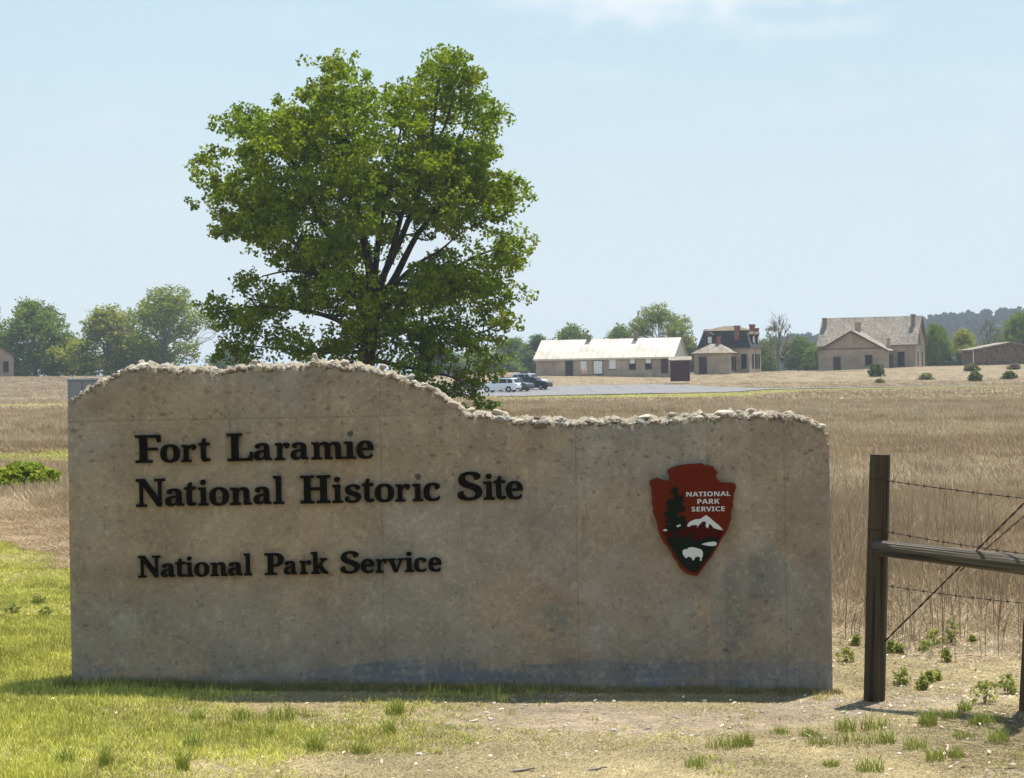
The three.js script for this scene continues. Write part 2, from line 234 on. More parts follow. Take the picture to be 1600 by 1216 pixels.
{
  // river stones bedded in the mortar
  const r = rng(4242), stoneGeo = [];
  for (let v = 0; v < 7; v++) { let g = new THREE.IcosahedronGeometry(1, 1); g.deleteAttribute('uv'); g.deleteAttribute('normal'); g = mergeVertices(g, 1e-4); const p = g.attributes.position; for (let i = 0; i < p.count; i++) { const x = p.getX(i), y = p.getY(i), z = p.getZ(i), s = 0.62 + 0.75 * vn(x * 2.1 + v * 7, y * 2.1 + z * 1.7 + v); p.setXYZ(i, x * s, y * s, z * s); } stoneGeo.push(v % 2 ? toCreasedNormals(g, 0.5) : (g.computeVertexNormals(), g)); }
  const cols = [[0.32, 0.265, 0.2], [0.38, 0.34, 0.28], [0.24, 0.19, 0.145], [0.33, 0.265, 0.215], [0.25, 0.235, 0.215], [0.43, 0.39, 0.32], [0.16, 0.115, 0.09], [0.34, 0.28, 0.2]];
  const mats = cols.map(c => std(c, 0.85));
  const put = (x, z, y, sx, sy, sz, m, ry, rz = 0, gi) => { const s = part('stone', stoneGeo[gi ?? Math.floor(r() * 7)], mats[m], signWall, [x, y, z]); s.scale.set(sx, sy, sz); s.rotation.set((r() - 0.5) * 0.5, ry, rz); return s; };
  const special = [[490, 558, .019, .030, .016, 1, 0.1], [536, 566, .029, .02, .024, 3, 0.15], [782, 645, .046, .021, .028, 7, -0.32], [1133, 643, .056, .014, .035, 5, -0.02], [1160, 644, .022, .018, .02, 3, 0], [1180, 642, .024, .022, .022, 0, 0], [1262, 658, .030, .016, .02, 6, -0.5], [1277, 663, .02, .014, .018, 5, -0.4], [217, 565, .02, .017, .017, 1, 0], [230, 576, .026, .018, .02, 6, -0.2], [597, 571, .018, .016, .016, 0, 0], [640, 588, .026, .016, .018, 4, 0.4], [735, 640, .026, .014, .018, 7, 0.2], [840, 652, .018, .012, .015, 6, 0], [1012, 650, .036, .012, .02, 5, 0], [1052, 646, .026, .014, .02, 0, 0], [1076, 648, .022, .013, .018, 4, 0], [394, 564, .019, .016, .017, 3, 0], [1233, 652, .016, .012, .014, 3, 0]];
  for (const [px, py, a, b, c, m, rz] of special) { const p = wp(px, py); put(p.x, -0.09, Math.max(p.y - 0.008, topY(p.x) + b * 0.45), a, b, c, m, r() * 0.6, rz); }
  for (let i = 0; i < 281; i++) {
    const x = XL + 0.02 + (i + r() * 0.9) / 281 * (WW - 0.04), row = i % 3, z = row === 0 ? -0.015 - 0.03 * r() : row === 1 ? -0.07 - 0.1 * r() : -0.18 - 0.2 * r(), s = 0.008 + 0.019 * r() ** 2.2;
    const slope = Math.atan2(topY(x + 0.03) - topY(x - 0.03), 0.06);
    put(x, z, edgeY(x) + 0.008 + s * 0.15 + (row ? 0.012 : 0), s * (1 + 0.7 * r()), s * (0.55 + 0.35 * r()), s * (0.9 + 0.5 * r()), Math.floor(r() * 8), r() * 3.1, slope + (r() - 0.5) * 0.5);
  }
  const small = []; const q = new THREE.Quaternion(), e = new THREE.Euler();
  for (let i = 0; i < 2600; i++) { const x = XL + 0.01 + r() * (WW - 0.02), z = -0.002 - 0.36 * r() ** 1.6, s = 0.004 + 0.008 * r(); const g = new THREE.IcosahedronGeometry(1, 0); g.deleteAttribute('uv'); g.applyMatrix4(new THREE.Matrix4().compose(new THREE.Vector3(x, edgeY(x) + 0.012 * r() + 0.008, z), q.setFromEuler(e.set(r() * 3, r() * 3, r() * 3)), new THREE.Vector3(s * 1.4, s * 0.8, s))); const c = cols[Math.floor(r() * 8)], cc = new Float32Array(g.attributes.position.count * 3); for (let k = 0; k < cc.length; k += 3) cc.set(c, k); g.setAttribute('color', new THREE.BufferAttribute(cc, 3)); small.push(g); }
  part('pebbles', mergeGeometries(small), new THREE.MeshStandardMaterial({ vertexColors: true, roughness: 0.9 }), signWall).userData.kind = 'stuff';
}
// raised lettering: every glyph is set into the box it fills on the wall
const serif = await new FontLoader().loadAsync('fonts/droid/droid_serif_bold.typeface.json');
const sans = await new FontLoader().loadAsync('fonts/droid/droid_sans_bold.typeface.json');
{
  const ink = new THREE.MeshPhysicalMaterial({ color: rgb(0.008, 0.007, 0.006), roughness: 0.95, specularIntensity: 0.15 });
  const low = 'oramesncv', overs = 'oceSs';
  const lines = [
    [43.5, 723.6, -0.0195, 212, [['F', 212.4, 251.8], ['o', 251.3, 281.2], ['r', 284, 307], ['t', 310.8, 328.5], ['L', 356, 395.2], ['a', 396.7, 424.5], ['r', 429.8, 453], ['a', 454.4, 482.2], ['m', 486.7, 536.4], ['i', 537.5, 556.2, 1], ['e', 557.3, 583.8]]],
    [43.8, 792.3, -0.0207, 213, [['N', 213.5, 258.4], ['a', 258.8, 287.8], ['t', 288.5, 307], ['i', 310.5, 325.7], ['o', 327.8, 357.8], ['n', 360.3, 393.6], ['a', 396.7, 424.2], ['l', 427.7, 443.8], ['H', 470, 516.3], ['i', 519.5, 535.9], ['s', 538.8, 564.2], ['t', 565.6, 584.4], ['o', 585.8, 615.8], ['r', 618, 640.9], ['i', 644.5, 661.2, 1], ['c', 662, 687.5], ['S', 715, 753.2], ['i', 755.5, 772.6], ['t', 771.4, 790], ['e', 790.6, 816.8]]],
    [34, 902.6, -0.0212, 216, [['N', 216.7, 251.3], ['a', 252, 273.8], ['t', 274.6, 289.8], ['i', 290.9, 302.8], ['o', 304.3, 327.2], ['n', 329.3, 355.5], ['a', 356.7, 379.2], ['l', 381.7, 394], ['P', 414.2, 443.8], ['a', 443.8, 463.8], ['r', 468.7, 486.6], ['k', 486.4, 512.8], ['S', 531.9, 562.3], ['e', 564.2, 584.7], ['r', 587.1, 605], ['v', 605.4, 631], ['i', 632, 646.8], ['c', 647.2, 666.4], ['e', 669.4, 689.8]]]];
  for (const [cap, y0, slope, x0, glyphs] of lines) for (const [ch, a, b, nodot] of glyphs) {
    const base = y0 + slope * (a - x0);
    let shapes = serif.generateShapes(ch, 1); if (nodot) shapes = shapes.sort((p, q) => Math.min(...p.getPoints().map(v => v.y)) - Math.min(...q.getPoints().map(v => v.y))).slice(0, 1);
    const g = new THREE.ExtrudeGeometry(shapes, { depth: 0.9, bevelEnabled: true, bevelSize: 0.011, bevelThickness: 0.05, bevelSegments: 1, curveSegments: 8 }); g.computeBoundingBox(); const B = g.boundingBox;
    let h = low.includes(ch) ? cap * 0.635 : ch === 'i' ? (nodot ? cap * 0.625 : cap * 0.93) : ch === 't' ? cap * 0.84 : ch === 'l' || ch === 'k' ? cap * 1.01 : cap;
    let drop = 0; if (overs.includes(ch)) { h += cap * 0.03; drop = cap * 0.012; }
    const p0 = wp(a, base + drop), p1 = wp(b, base + drop + slope * (b - a) - h);
    const sx = (p1.x - p0.x) / (B.max.x - B.min.x), sy = (p1.y - p0.y - 0) / (B.max.y - B.min.y), sk = -slope * 0.4;
    g.translate(-B.min.x, -B.min.y, 0); const p = g.attributes.position; const hh = (wp(a, base + drop - h).y - p0.y) / (B.max.y - B.min.y);
    for (let i = 0; i < p.count; i++) { const x = p.getX(i), y = p.getY(i); p.setXYZ(i, x * sx, y * hh, p.getZ(i) * 0.020); }
    g.computeVertexNormals();
    const m = part('letter', g, ink, signWall, [p0.x, p0.y, 0.007]); m.rotation.z = Math.atan(-slope - 0.0155);
  }
}
// arrowhead emblem
{
  const A = (x, y) => { const p = wp(980 + x / 5.527, 700 + y / 5.527); return [p.x, p.y]; };
  const P = a => { const o = []; for (let i = 0; i < a.length; i += 2) o.push(A(a[i], a[i + 1])); return o; };
  const outline = [190,290,215,270,250,256,285,262,305,275,345,285,362,268,365,245,350,215,348,190,375,172,420,155,470,143,530,137,590,135,640,130,665,148,690,152,735,155,750,180,775,210,755,230,757,250,775,268,800,290,840,297,900,298,925,305,932,330,928,360,915,385,912,430,905,460,908,500,890,550,893,600,880,640,865,690,840,740,810,780,780,840,750,890,720,940,690,975,650,1030,615,1080,590,1100,550,1095,500,1075,450,1030,430,985,400,950,380,910,350,860,320,820,285,760,265,700,255,640,240,600,222,560,225,520,212,480,217,430,208,380,210,345,195,320];
  const hills = [292,712,345,705,470,690,520,668,560,660,620,630,670,604,740,650,822,706,800,760,770,800,640,812,400,800,335,780];
  const snow = [510,672,515,650,540,628,580,612,625,608,650,590,672,575,700,595,740,630,790,670,820,706,780,700,740,688,715,660,702,648,695,672,685,690,668,672,672,640,660,628,640,632,612,660,595,686,600,664,575,660,545,664,525,676];
  const meadow = [325,772,345,768,380,765,440,775,458,752,470,738,490,775,510,775,522,735,532,715,543,740,555,790,620,802,660,765,750,768,775,770,785,790,750,850,720,900,690,945,640,1000,600,1065,570,1072,520,1050,470,1010,440,970,420,930,380,870,350,820];
  const lake = [630,826,680,810,740,803,763,810,762,832,740,842,690,840];
  const tree = [383,785,390,712,340,714,315,690,330,660,370,652,310,642,320,620,355,605,302,586,320,570,303,548,360,545,320,518,345,510,330,480,335,450,370,430,395,437,400,402,365,385,375,345,405,330,430,345,432,400,440,420,470,390,475,440,465,480,495,515,485,545,440,555,425,580,440,600,460,575,490,590,495,630,515,650,490,690,455,712,415,712,412,785];
  const bison = [470,880,490,868,510,868,520,855,550,850,590,858,630,872,645,895,643,930,635,945,632,968,618,968,622,945,610,932,580,935,572,955,555,968,550,945,520,930,505,945,495,945,480,925,470,905];
  const bits = [[298,711,315,695,340,700,330,713], [416,666,450,655,456,668,425,680]];
  const pt = (...c) => new THREE.MeshPhysicalMaterial({ color: rgb(...c), roughness: 0.8, specularIntensity: 0.2 }), red = pt(0.115, 0.0145, 0.005), rimM = pt(0.13, 0.02, 0.007), maroon = pt(0.05, 0.005, 0.0045), green = pt(0.009, 0.013, 0.009), white = pt(0.55, 0.55, 0.54);
  const emb = part('emblem_plate', poly(P(outline), 0.03, 0.005), rimM, signWall, [0, 0, 0.006]);
  const cx = 570, cy = 560, inner = outline.map((v, i) => i % 2 ? cy + (v - cy) * 0.955 : cx + (v - cx) * 0.945);
  const layer = (n, a, m, z) => part(n, poly(P(a), 0.0012), m, emb, [0, 0, z]);
  layer('field', inner, red, 0.0345); layer('hills', hills, maroon, 0.0360); layer('snow_peak', snow, white, 0.0376); layer('meadow', meadow, green, 0.0376); layer('lake', lake, white, 0.0392); layer('conifer', tree, green, 0.0392); layer('bison', bison, white, 0.0392);
  for (const b of bits) layer('snow_patch', b, white, 0.0408);
  for (const [txt, x0, x1, y0, y1] of [['NATIONAL', 503, 882, 370, 417], ['PARK', 598, 788, 435, 480], ['SERVICE', 548, 833, 500, 546]]) {
    const g = new THREE.ExtrudeGeometry(sans.generateShapes(txt, 1), { depth: 0.0012, bevelEnabled: false, curveSegments: 6 }); g.computeBoundingBox(); const B = g.boundingBox, a = A(x0, y1), b = A(x1, y0);
    g.translate(-B.min.x, -B.min.y, 0); g.scale((b[0] - a[0]) / (B.max.x - B.min.x), (b[1] - a[1]) / (B.max.y - B.min.y), 1); part('lettering', g, white, emb, [a[0], a[1], 0.0376]);
  }
}
// grey utility cabinet out in the field, its foot hidden by the wall
{
  const d = 60, a = at(107, 591, d), b = at(156, 591, d), w = b.x - a.x, cx = (a.x + b.x) / 2, gy = ground(cx, -d), h = a.y - gy;
  const g = thing('utility_cabinet', 'grey metal utility cabinet in the dry field behind the sloping end of the sign wall', 'cabinet', [cx, gy, -d]);
  const m1 = std([0.20, 0.22, 0.235], 0.7), m2 = std([0.22, 0.24, 0.255], 0.65), m3 = std([0.36, 0.38, 0.39], 0.6);
  part('plinth', box(w + 0.1, 0.25, 0.6, 0, 0.05, 0), m3, g); part('body', new RoundedBoxGeometry(w - 0.03, h - 0.1, 0.5, 2, 0.02).translate(0, h / 2 + 0.02, 0), m1, g);
  for (const q of [-1, 1]) { const dr = part('door', new RoundedBoxGeometry(w / 2 - 0.06, h - 0.32, 0.03, 1, 0.006).translate(q * (w / 4 - 0.005), h / 2 + 0.05, 0.262), m2, g); part('handle', box(0.02, 0.16, 0.03, q * 0.07, h * 0.55, 0.29), m3, dr); }
  part('top_cover', new RoundedBoxGeometry(w + 0.02, 0.07, 0.58, 2, 0.015).translate(0, h - 0.035, 0), m3, g);
}
console.log('sign done');

// ---------------------------------------------------------------- fence
const woodTex = dataTex(512, 512, (u, v) => { const g = fbm(u * 38, v * 2.2, 4), f = vn(u * 150, v * 7), k = fbm(u * 5, v * 4 + 9, 3); const s = 0.5 + 0.45 * g + 0.2 * (f - 0.5) - 0.35 * ss(0.62, 0.7, fbm(u * 26 + 4, v * 1.1, 3)); return [s, s * (0.93 + 0.05 * k), s * (0.80 + 0.14 * k)]; }, true);
const woodBump = dataTex(512, 512, (u, v) => 0.6 * fbm(u * 38, v * 2.2, 4) + 0.3 * vn(u * 150, v * 7) - 0.5 * ss(0.62, 0.7, fbm(u * 26 + 4, v * 1.1, 3)) + 0.3);
const postWood = std([0.125, 0.095, 0.058], 0.9, { map: woodTex, bumpMap: woodBump, bumpScale: 0.006 });
const railWood = std([0.22, 0.195, 0.165], 0.85, { map: woodTex, bumpMap: woodBump, bumpScale: 0.012 });
const wireMat = std([0.06, 0.046, 0.036], 0.6, { metalness: 0.6 });
function logGeo(len, r0, r1, seed, crackA) {                              // stands on y = 0
  const R = 30, K = 40, P = [], U = [], I = [];
  for (let j = 0; j <= K; j++) for (let i = 0; i <= R; i++) { const a = (i % R) / R * 6.2832, t = j / K, y = t * len; let r = mix(r0, r1, t) * (1 + 0.05 * (vn(Math.cos(a) * 1.4 + seed, Math.sin(a) * 1.4 + y * 1.2) - 0.5)); if (crackA !== undefined) { let da = Math.abs(((a - crackA - 0.25 * (t - 0.5) + 9.42) % 6.2832) - 3.1416); r -= 0.018 * ss(0.16, 0.03, da) * ss(0.02, 0.1, t) * (0.5 + 0.5 * vn(y * 5, seed)); } if (j === K) r *= 0.965; P.push(Math.cos(a) * r, y, Math.sin(a) * r); U.push(i / R, y / 1.6); }
  for (let j = 0; j < K; j++) for (let i = 0; i < R; i++) { const a = j * (R + 1) + i, b = a + R + 1; I.push(a, b, a + 1, b, b + 1, a + 1); }
  for (const [row, f] of [[0, 1], [K, 0]]) { const c = P.length / 3; P.push(0, row / K * len + (row ? 0.002 : 0), 0); U.push(0.5, 0.1); for (let i = 0; i < R; i++) { const a = row * (R + 1) + i; f ? I.push(c, a, a + 1) : I.push(c, a + 1, a); } }
  const g = new THREE.BufferGeometry(); g.setAttribute('position', new THREE.Float32BufferAttribute(P, 3)); g.setAttribute('uv', new THREE.Float32BufferAttribute(U, 2)); g.setIndex(I); return toCreasedNormals(g, 0.7);
}
const dA = 10.1, dB = 9.1;
const pA0 = at(1366, 1092, dA), pA1 = at(1375.5, 710, dA), pB0 = at(1609, 1110, dB), pB1 = at(1629, 690, dB);
const rA = 16.3 / F * dA, rB = 16 / F * dB;
function post(bot, top, r, seed, label, crack) {
  const gy = ground(bot.x, bot.z), t = thing('fence_post', label, 'fence post', [bot.x, gy, bot.z], 0, 'weathered round posts of the wire fence');
  const dir = top.clone().sub(bot).normalize(), len = top.y - gy + 0.35;
  const s = part('post_shaft', logGeo(len, r * 1.04, r * 0.97, seed, crack), postWood, t, [0, -0.35, 0]); s.quaternion.setFromUnitVectors(new THREE.Vector3(0, 1, 0), dir);
  s.position.x -= dir.x * 0.35; 
  return { t, dir, gy };
}
const PA = post(pA0, pA1, rA, 3, 'weathered round fence post beside the end of the sign wall', 1.2);
const PB = post(pB0, pB1, rB, 8, 'round fence post at the far end of the grey rail', undefined);
// wraps of wire round the first post
for (const py of [747, 826, 900, 1010]) { const c = at(1366 + (1092 - py) * 0.0249, py, dA).sub(PA.t.position); const g = new THREE.TorusGeometry(rA * 1.035, 0.0022, 5, 28); g.rotateX(Math.PI / 2 + 0.05); part('wire_wrap', g, wireMat, PA.t, [c.x, c.y, c.z]); }
{
  const a = at(1371, 856, dA - rA * 0.75), b = at(1618, 885, dB), t = thing('fence_rail', 'grey weathered log rail notched into the fence post', 'fence rail', [(a.x + b.x) / 2, (a.y + b.y) / 2, (a.z + b.z) / 2]);
  const len = a.distanceTo(b), g = logGeo(len, 0.040, 0.0465, 15, 2.4); g.translate(0, -len / 2, 0); const m = part('log', g, railWood, t); m.quaternion.setFromUnitVectors(new THREE.Vector3(0, 1, 0), b.clone().sub(a).normalize());
}
function strand(name, label, a, b, sag, barbs, r = 0.0017, group) {
  const mid = a.clone().add(b).multiplyScalar(0.5), t = thing(name, label, 'wire', [mid.x, mid.y, mid.z], 0, group), N = 60, len = a.distanceTo(b);
  const dir = b.clone().sub(a).normalize(), up = new THREE.Vector3(0, 1, 0), sd = new THREE.Vector3().crossVectors(dir, up).normalize(), u2 = new THREE.Vector3().crossVectors(sd, dir);
  const pt = s => a.clone().lerp(b, s).addScaledVector(up, -sag * 4 * s * (1 - s)).sub(mid);
  for (const ph of [0, Math.PI]) { const pts = []; for (let i = 0; i <= N; i++) { const s = i / N, w = ph + s * len / 0.07 * 6.28 / 2; pts.push(pt(s).addScaledVector(sd, Math.cos(w) * r).addScaledVector(u2, Math.sin(w) * r)); } part('wire', new THREE.TubeGeometry(new THREE.CatmullRomCurve3(pts), N * 2, r, 5), wireMat, t); }
  if (barbs) for (let s = 0.05; s < 1; s += 0.127 / len) { const c = pt(s), g = []; for (const q of [0.5, 2.2]) { const v = u2.clone().multiplyScalar(Math.cos(q)).addScaledVector(sd, Math.sin(q)).multiplyScalar(0.014).addScaledVector(dir, 0.004); g.push(new THREE.TubeGeometry(new THREE.LineCurve3(c.clone().sub(v), c.clone().add(v)), 1, 0.0013, 4)); } const cyl = new THREE.TubeGeometry(new THREE.LineCurve3(c.clone().addScaledVector(dir, -0.005), c.clone().addScaledVector(dir, 0.005)), 1, 0.0042, 6); g.push(cyl); part('barb', mergeGeometries(g), wireMat, t); }
  return t;
}
const BW = 'barbed strands of the wire fence';
strand('barbed_wire', 'barbed wire strand strung above the log rail', at(1386, 751, dA), at(1612, 780, dB), 0.004, true, 0.0016, BW);
strand('barbed_wire', 'barbed wire strand strung just over the back of the log rail', at(1386, 831, dA + 0.02), at(1612, 867, dB + 0.1), 0.006, true, 0.0015, BW);
strand('barbed_wire', 'barbed wire strand strung under the log rail', at(1384, 915, dA), at(1612, 944, dB), 0.006, true, 0.0012, BW);
strand('brace_wire', 'twisted dark brace wire slanting down across the rail to the post foot', at(1382, 1003, dA - 0.03), at(1614, 773, dB - rB), 0, false, 0.0027);
strand('brace_wire', 'single lower brace wire passing behind the log rail', at(1500, 893, mix(dA, dB, 0.53) - 0.02), at(1614, 795, dB + rB), 0, false, 0.0016);
console.log('fence done');

// ---------------------------------------------------------------- trees
const leafMat = new THREE.MeshPhysicalMaterial({ vertexColors: true, roughness: 1, transmission: 0.42, thickness: 0, side: THREE.DoubleSide, specularIntensity: 0.06 });
const barkTex = dataTex(256, 512, (u, v) => { const g = fbm(u * 22, v * 5, 4); const s = 0.45 + 0.5 * g - 0.3 * ss(0.5, 0.62, fbm(u * 15 + 4, v * 3, 3)); return [s, s * 0.95, s * 0.88]; }, true);
const bark = std([0.16, 0.135, 0.105], 0.95, { map: barkTex, bumpMap: barkTex, bumpScale: 0.04 });
const bark2 = std([0.19, 0.165, 0.14], 0.95);
// leaves: folded diamond faces gathered in clusters; clusters = [x, y, z, radius, n]
function leafGeo(clusters, size, tint, r) {
  let n = 0; for (const c of clusters) n += c[4]; const P = new Float32Array(n * 12), C = new Float32Array(n * 12), I = new Uint32Array(n * 6); let k = 0; const a = new THREE.Vector3(), b = new THREE.Vector3(), nn = new THREE.Vector3();
  for (const [x, y, z, rad, m, warm = 0] of clusters) { const ct = 0.85 + 0.3 * r();
    for (let i = 0; i < m; i++, k++) {
      const th = r() * 6.2832, cz = r() * 2 - 1, rr = rad * Math.cbrt(r()), s = Math.sqrt(1 - cz * cz), px = x + Math.cos(th) * s * rr, py = y + cz * rr * 0.8, pz = z + Math.sin(th) * s * rr;
      nn.set(r() - 0.5, (r() - 0.35) * 1.1, r() - 0.5).normalize(); a.set(r() - 0.5, r() - 0.7, r() - 0.5).cross(nn).normalize(); b.crossVectors(nn, a);
      const L = size * (0.7 + 0.6 * r()), w = L * 0.46, o = k * 12, f = L * 0.12;
      P.set([px - a.x * L * 0.5, py - a.y * L * 0.5, pz - a.z * L * 0.5, px + b.x * w + nn.x * f, py + b.y * w + nn.y * f, pz + b.z * w + nn.z * f, px + a.x * L * 0.5, py + a.y * L * 0.5, pz + a.z * L * 0.5, px - b.x * w + nn.x * f, py - b.y * w + nn.y * f, pz - b.z * w + nn.z * f], o);
      const v = ct * (0.75 + 0.5 * r()), y2 = warm + (r() - 0.5) * 0.3; for (let q = 0; q < 4; q++) { C[o + q * 3] = tint[0] * v * (1 + 0.42 * y2); C[o + q * 3 + 1] = tint[1] * v * (1 + 0.2 * y2); C[o + q * 3 + 2] = tint[2] * v; }
      I.set([k * 4, k * 4 + 1, k * 4 + 2, k * 4, k * 4 + 2, k * 4 + 3], k * 6);
    } }
  const g = new THREE.BufferGeometry(); g.setAttribute('position', new THREE.BufferAttribute(P, 3)); g.setAttribute('color', new THREE.BufferAttribute(C, 3)); g.setIndex(new THREE.BufferAttribute(I, 1)); g.computeVertexNormals(); return g;
}
// the big cottonwood behind the sign
{
  const d = 80, mp = d / F, r = rng(99), foot = gAt(570, d), T = thing('cottonwood_tree', 'tall full cottonwood tree with broad green crown rising behind the sign wall', 'tree', [foot.x, foot.y, foot.z]);
  const loc = (px, py, dz = 0) => at(px, py, d).sub(foot).add(new THREE.Vector3(0, 0, dz));
  const lobes = [[530,152,56,74],[515,260,80,85],[440,215,60,70],[420,290,70,65],[370,280,55,55],[346,290,30,24],[352,350,42,28],[410,345,55,45],[460,370,70,65],[400,190,38,40],[350,225,32,38],
    [690,118,46,66],[645,155,45,62],[640,255,70,90],[722,160,40,66],[740,250,50,75],[758,180,24,38],[770,310,45,50],[788,290,26,30],[700,340,65,55],[790,385,40,45],[800,400,18,28],[735,440,70,45],[785,475,34,34],[640,470,60,45],[545,440,70,60],[520,360,60,60],[560,270,50,80],
    [480,455,60,48],[400,470,58,45],[358,500,36,36],[348,470,22,24],[420,530,65,38],[370,540,40,25],[490,535,50,40],[560,555,40,30],[640,545,60,45],[700,520,55,45],[755,535,50,42],[788,500,28,28],[740,590,42,38],[750,625,24,18],[690,585,50,38],[640,600,45,30],[590,330,45,70],[680,420,50,40],[590,500,55,45],[700,260,60,70],[480,190,45,55],[580,200,35,60]];
  const gaps = [[632, 402, 22, 30, 0.9], [690, 375, 14, 12, 0.8], [500, 505, 18, 12, 0.7], [590, 395, 14, 18, 0.6], [400, 410, 22, 26, 0.9], [605, 440, 12, 14, 0.8], [345, 410, 60, 26, 0.97], [700, 300, 12, 14, 0.6], [560, 180, 9, 70, 0.4], [590, 110, 14, 46, 0.9], [830, 340, 20, 12, 0.9], [700, 480, 14, 8, 0.6]];
  const clusters = [];
  for (const [cx, cy, rx, ry] of lobes) {
    const edge = Math.hypot((cx - 575) / 250, (cy - 330) / 270), depth = 5.2 * Math.sqrt(Math.max(0.06, 1 - edge * edge)), reps = depth > 3 ? 3 : depth > 1.8 ? 2 : 1;
    for (let k = 0; k < reps; k++) {
      const dz = (reps === 1 ? (r() - 0.5) * 1.6 : mix(-depth, depth, k / (reps - 1)) * 0.72 + (r() - 0.5)), R = Math.sqrt(rx * ry) * mp, n = Math.round(rx * ry * mp * mp * 17 * Math.min(1.2, R) + 10);
      for (let i = 0, nb = Math.ceil(n / 8.6); i < nb; i++) {
        const th = r() * 6.2832, cz = r() * 2 - 1, s = Math.sqrt(1 - cz * cz), q = Math.pow(r(), 0.4), bx = cx + Math.cos(th) * s * q * rx * 0.84, by = cy + cz * q * ry * 0.88 + 4, bz = dz + Math.sin(th) * s * q * R, br = 0.5 + 0.5 * r(), warm = (r() - 0.45) * 1.1, nc = 8 + Math.floor(r() * 4);
        for (let c = 0; c < nc; c++) {
          const t2 = r() * 6.2832, c2 = r() * 2 - 1, s2 = Math.sqrt(1 - c2 * c2), q2 = Math.cbrt(r()) * br, px = bx + Math.cos(t2) * s2 * q2 / mp * 1.15, py = by - c2 * q2 * 0.62 / mp; let skip = false;
          for (const [gx, gy, ga, gb, pr] of gaps) if (((px - gx) / ga) ** 2 + ((py - gy) / gb) ** 2 < 1 && r() < pr) skip = true; if (skip) continue;
          const p = loc(px, py, bz + Math.sin(t2) * s2 * q2 * 1.15); if (p.y < 0.25) continue; clusters.push([p.x, p.y, p.z, 0.2 + 0.13 * r(), 15 + Math.floor(r() * 8), warm]);
        }
      }
    }
  }
  console.log('clusters', clusters.length);
  part('crown', leafGeo(clusters, 0.145, [0.185, 0.245, 0.012], r), leafMat, T).userData.kind = 'stuff';
  const tr = [loc(569, 662), loc(569, 620), loc(572, 570), loc(578, 520), loc(583, 480)];
  part('trunk', tube(tr, 0.46, 0.27, 12, 0.16), bark, T);
  const limbs = [[[580, 500], [575, 420], [560, 330], [545, 240], [532, 130], 0, 0.19], [[583, 480], [600, 430], [630, 370], [665, 270], [690, 110], 0.6, 0.17], [[583, 485], [615, 440], [650, 370], [700, 290], [740, 200], -0.8, 0.18], [[580, 500], [550, 430], [505, 340], [460, 260], [425, 190], 0.8, 0.17], [[578, 520], [540, 450], [470, 390], [400, 330], [340, 290], -0.5, 0.15], [[583, 490], [630, 460], [690, 430], [750, 400], [800, 385], 0.8, 0.14], [[578, 525], [620, 520], [680, 510], [740, 520], [790, 500], -1, 0.13], [[577, 530], [530, 500], [470, 485], [410, 480], [350, 490], 1, 0.13], [[574, 550], [540, 550], [490, 550], [440, 545], [390, 540], -1, 0.1], [[574, 560], [620, 570], [670, 580], [710, 590], [745, 610], 1.2, 0.1], [[583, 480], [590, 400], [600, 320], [615, 230], [630, 150], -1.5, 0.16], [[583, 480], [575, 400], [540, 300], [500, 220], [480, 150], -2.6, 0.15], [[583, 480], [610, 400], [650, 300], [690, 220], [715, 160], 2.6, 0.15], [[580, 510], [560, 470], [520, 440], [470, 430], [430, 440], 3, 0.12], [[583, 490], [620, 450], [650, 420], [690, 400], [720, 380], 3.2, 0.12], [[583, 490], [600, 450], [640, 440], [680, 450], [700, 460], -3.4, 0.12]];
  const nodes = [];
  for (const L of limbs) { const dz = L[5], pts = L.slice(0, 5).map((p, i) => loc(p[0] + (i && i < 4 ? (r() - 0.5) * 10 : 0), p[1], dz * (i / 4) * 1.4)); part('limb', tube(pts, L[6], 0.025, 7, 0.12), bark, T); const c = new THREE.CatmullRomCurve3(pts); for (let i = 3; i <= 10; i++) nodes.push([c.getPoint(i / 10), mix(L[6], 0.025, i / 10)]); }
  const tw = []; for (let i = 0; i < 420; i++) { const c = clusters[Math.floor(r() * clusters.length)], e = new THREE.Vector3(c[0], c[1], c[2]); let best = null, bd = 1e9; for (const nd of nodes) { const q = nd[0].distanceTo(e) + 4 * Math.max(0, nd[0].y - e.y); if (q < bd) { bd = q; best = nd; } } if (bd > 1.9) continue; const m = best[0].clone().lerp(e, 0.5).add(new THREE.Vector3((r() - 0.5) * 0.4, -0.1 * bd, (r() - 0.5) * 0.4)); tw.push(tube([best[0], m, e], Math.min(best[1] * 0.6, 0.045), 0.008, 4)); }
  part('twigs', mergeGeometries(tw), bark, T).userData.kind = 'stuff';
}
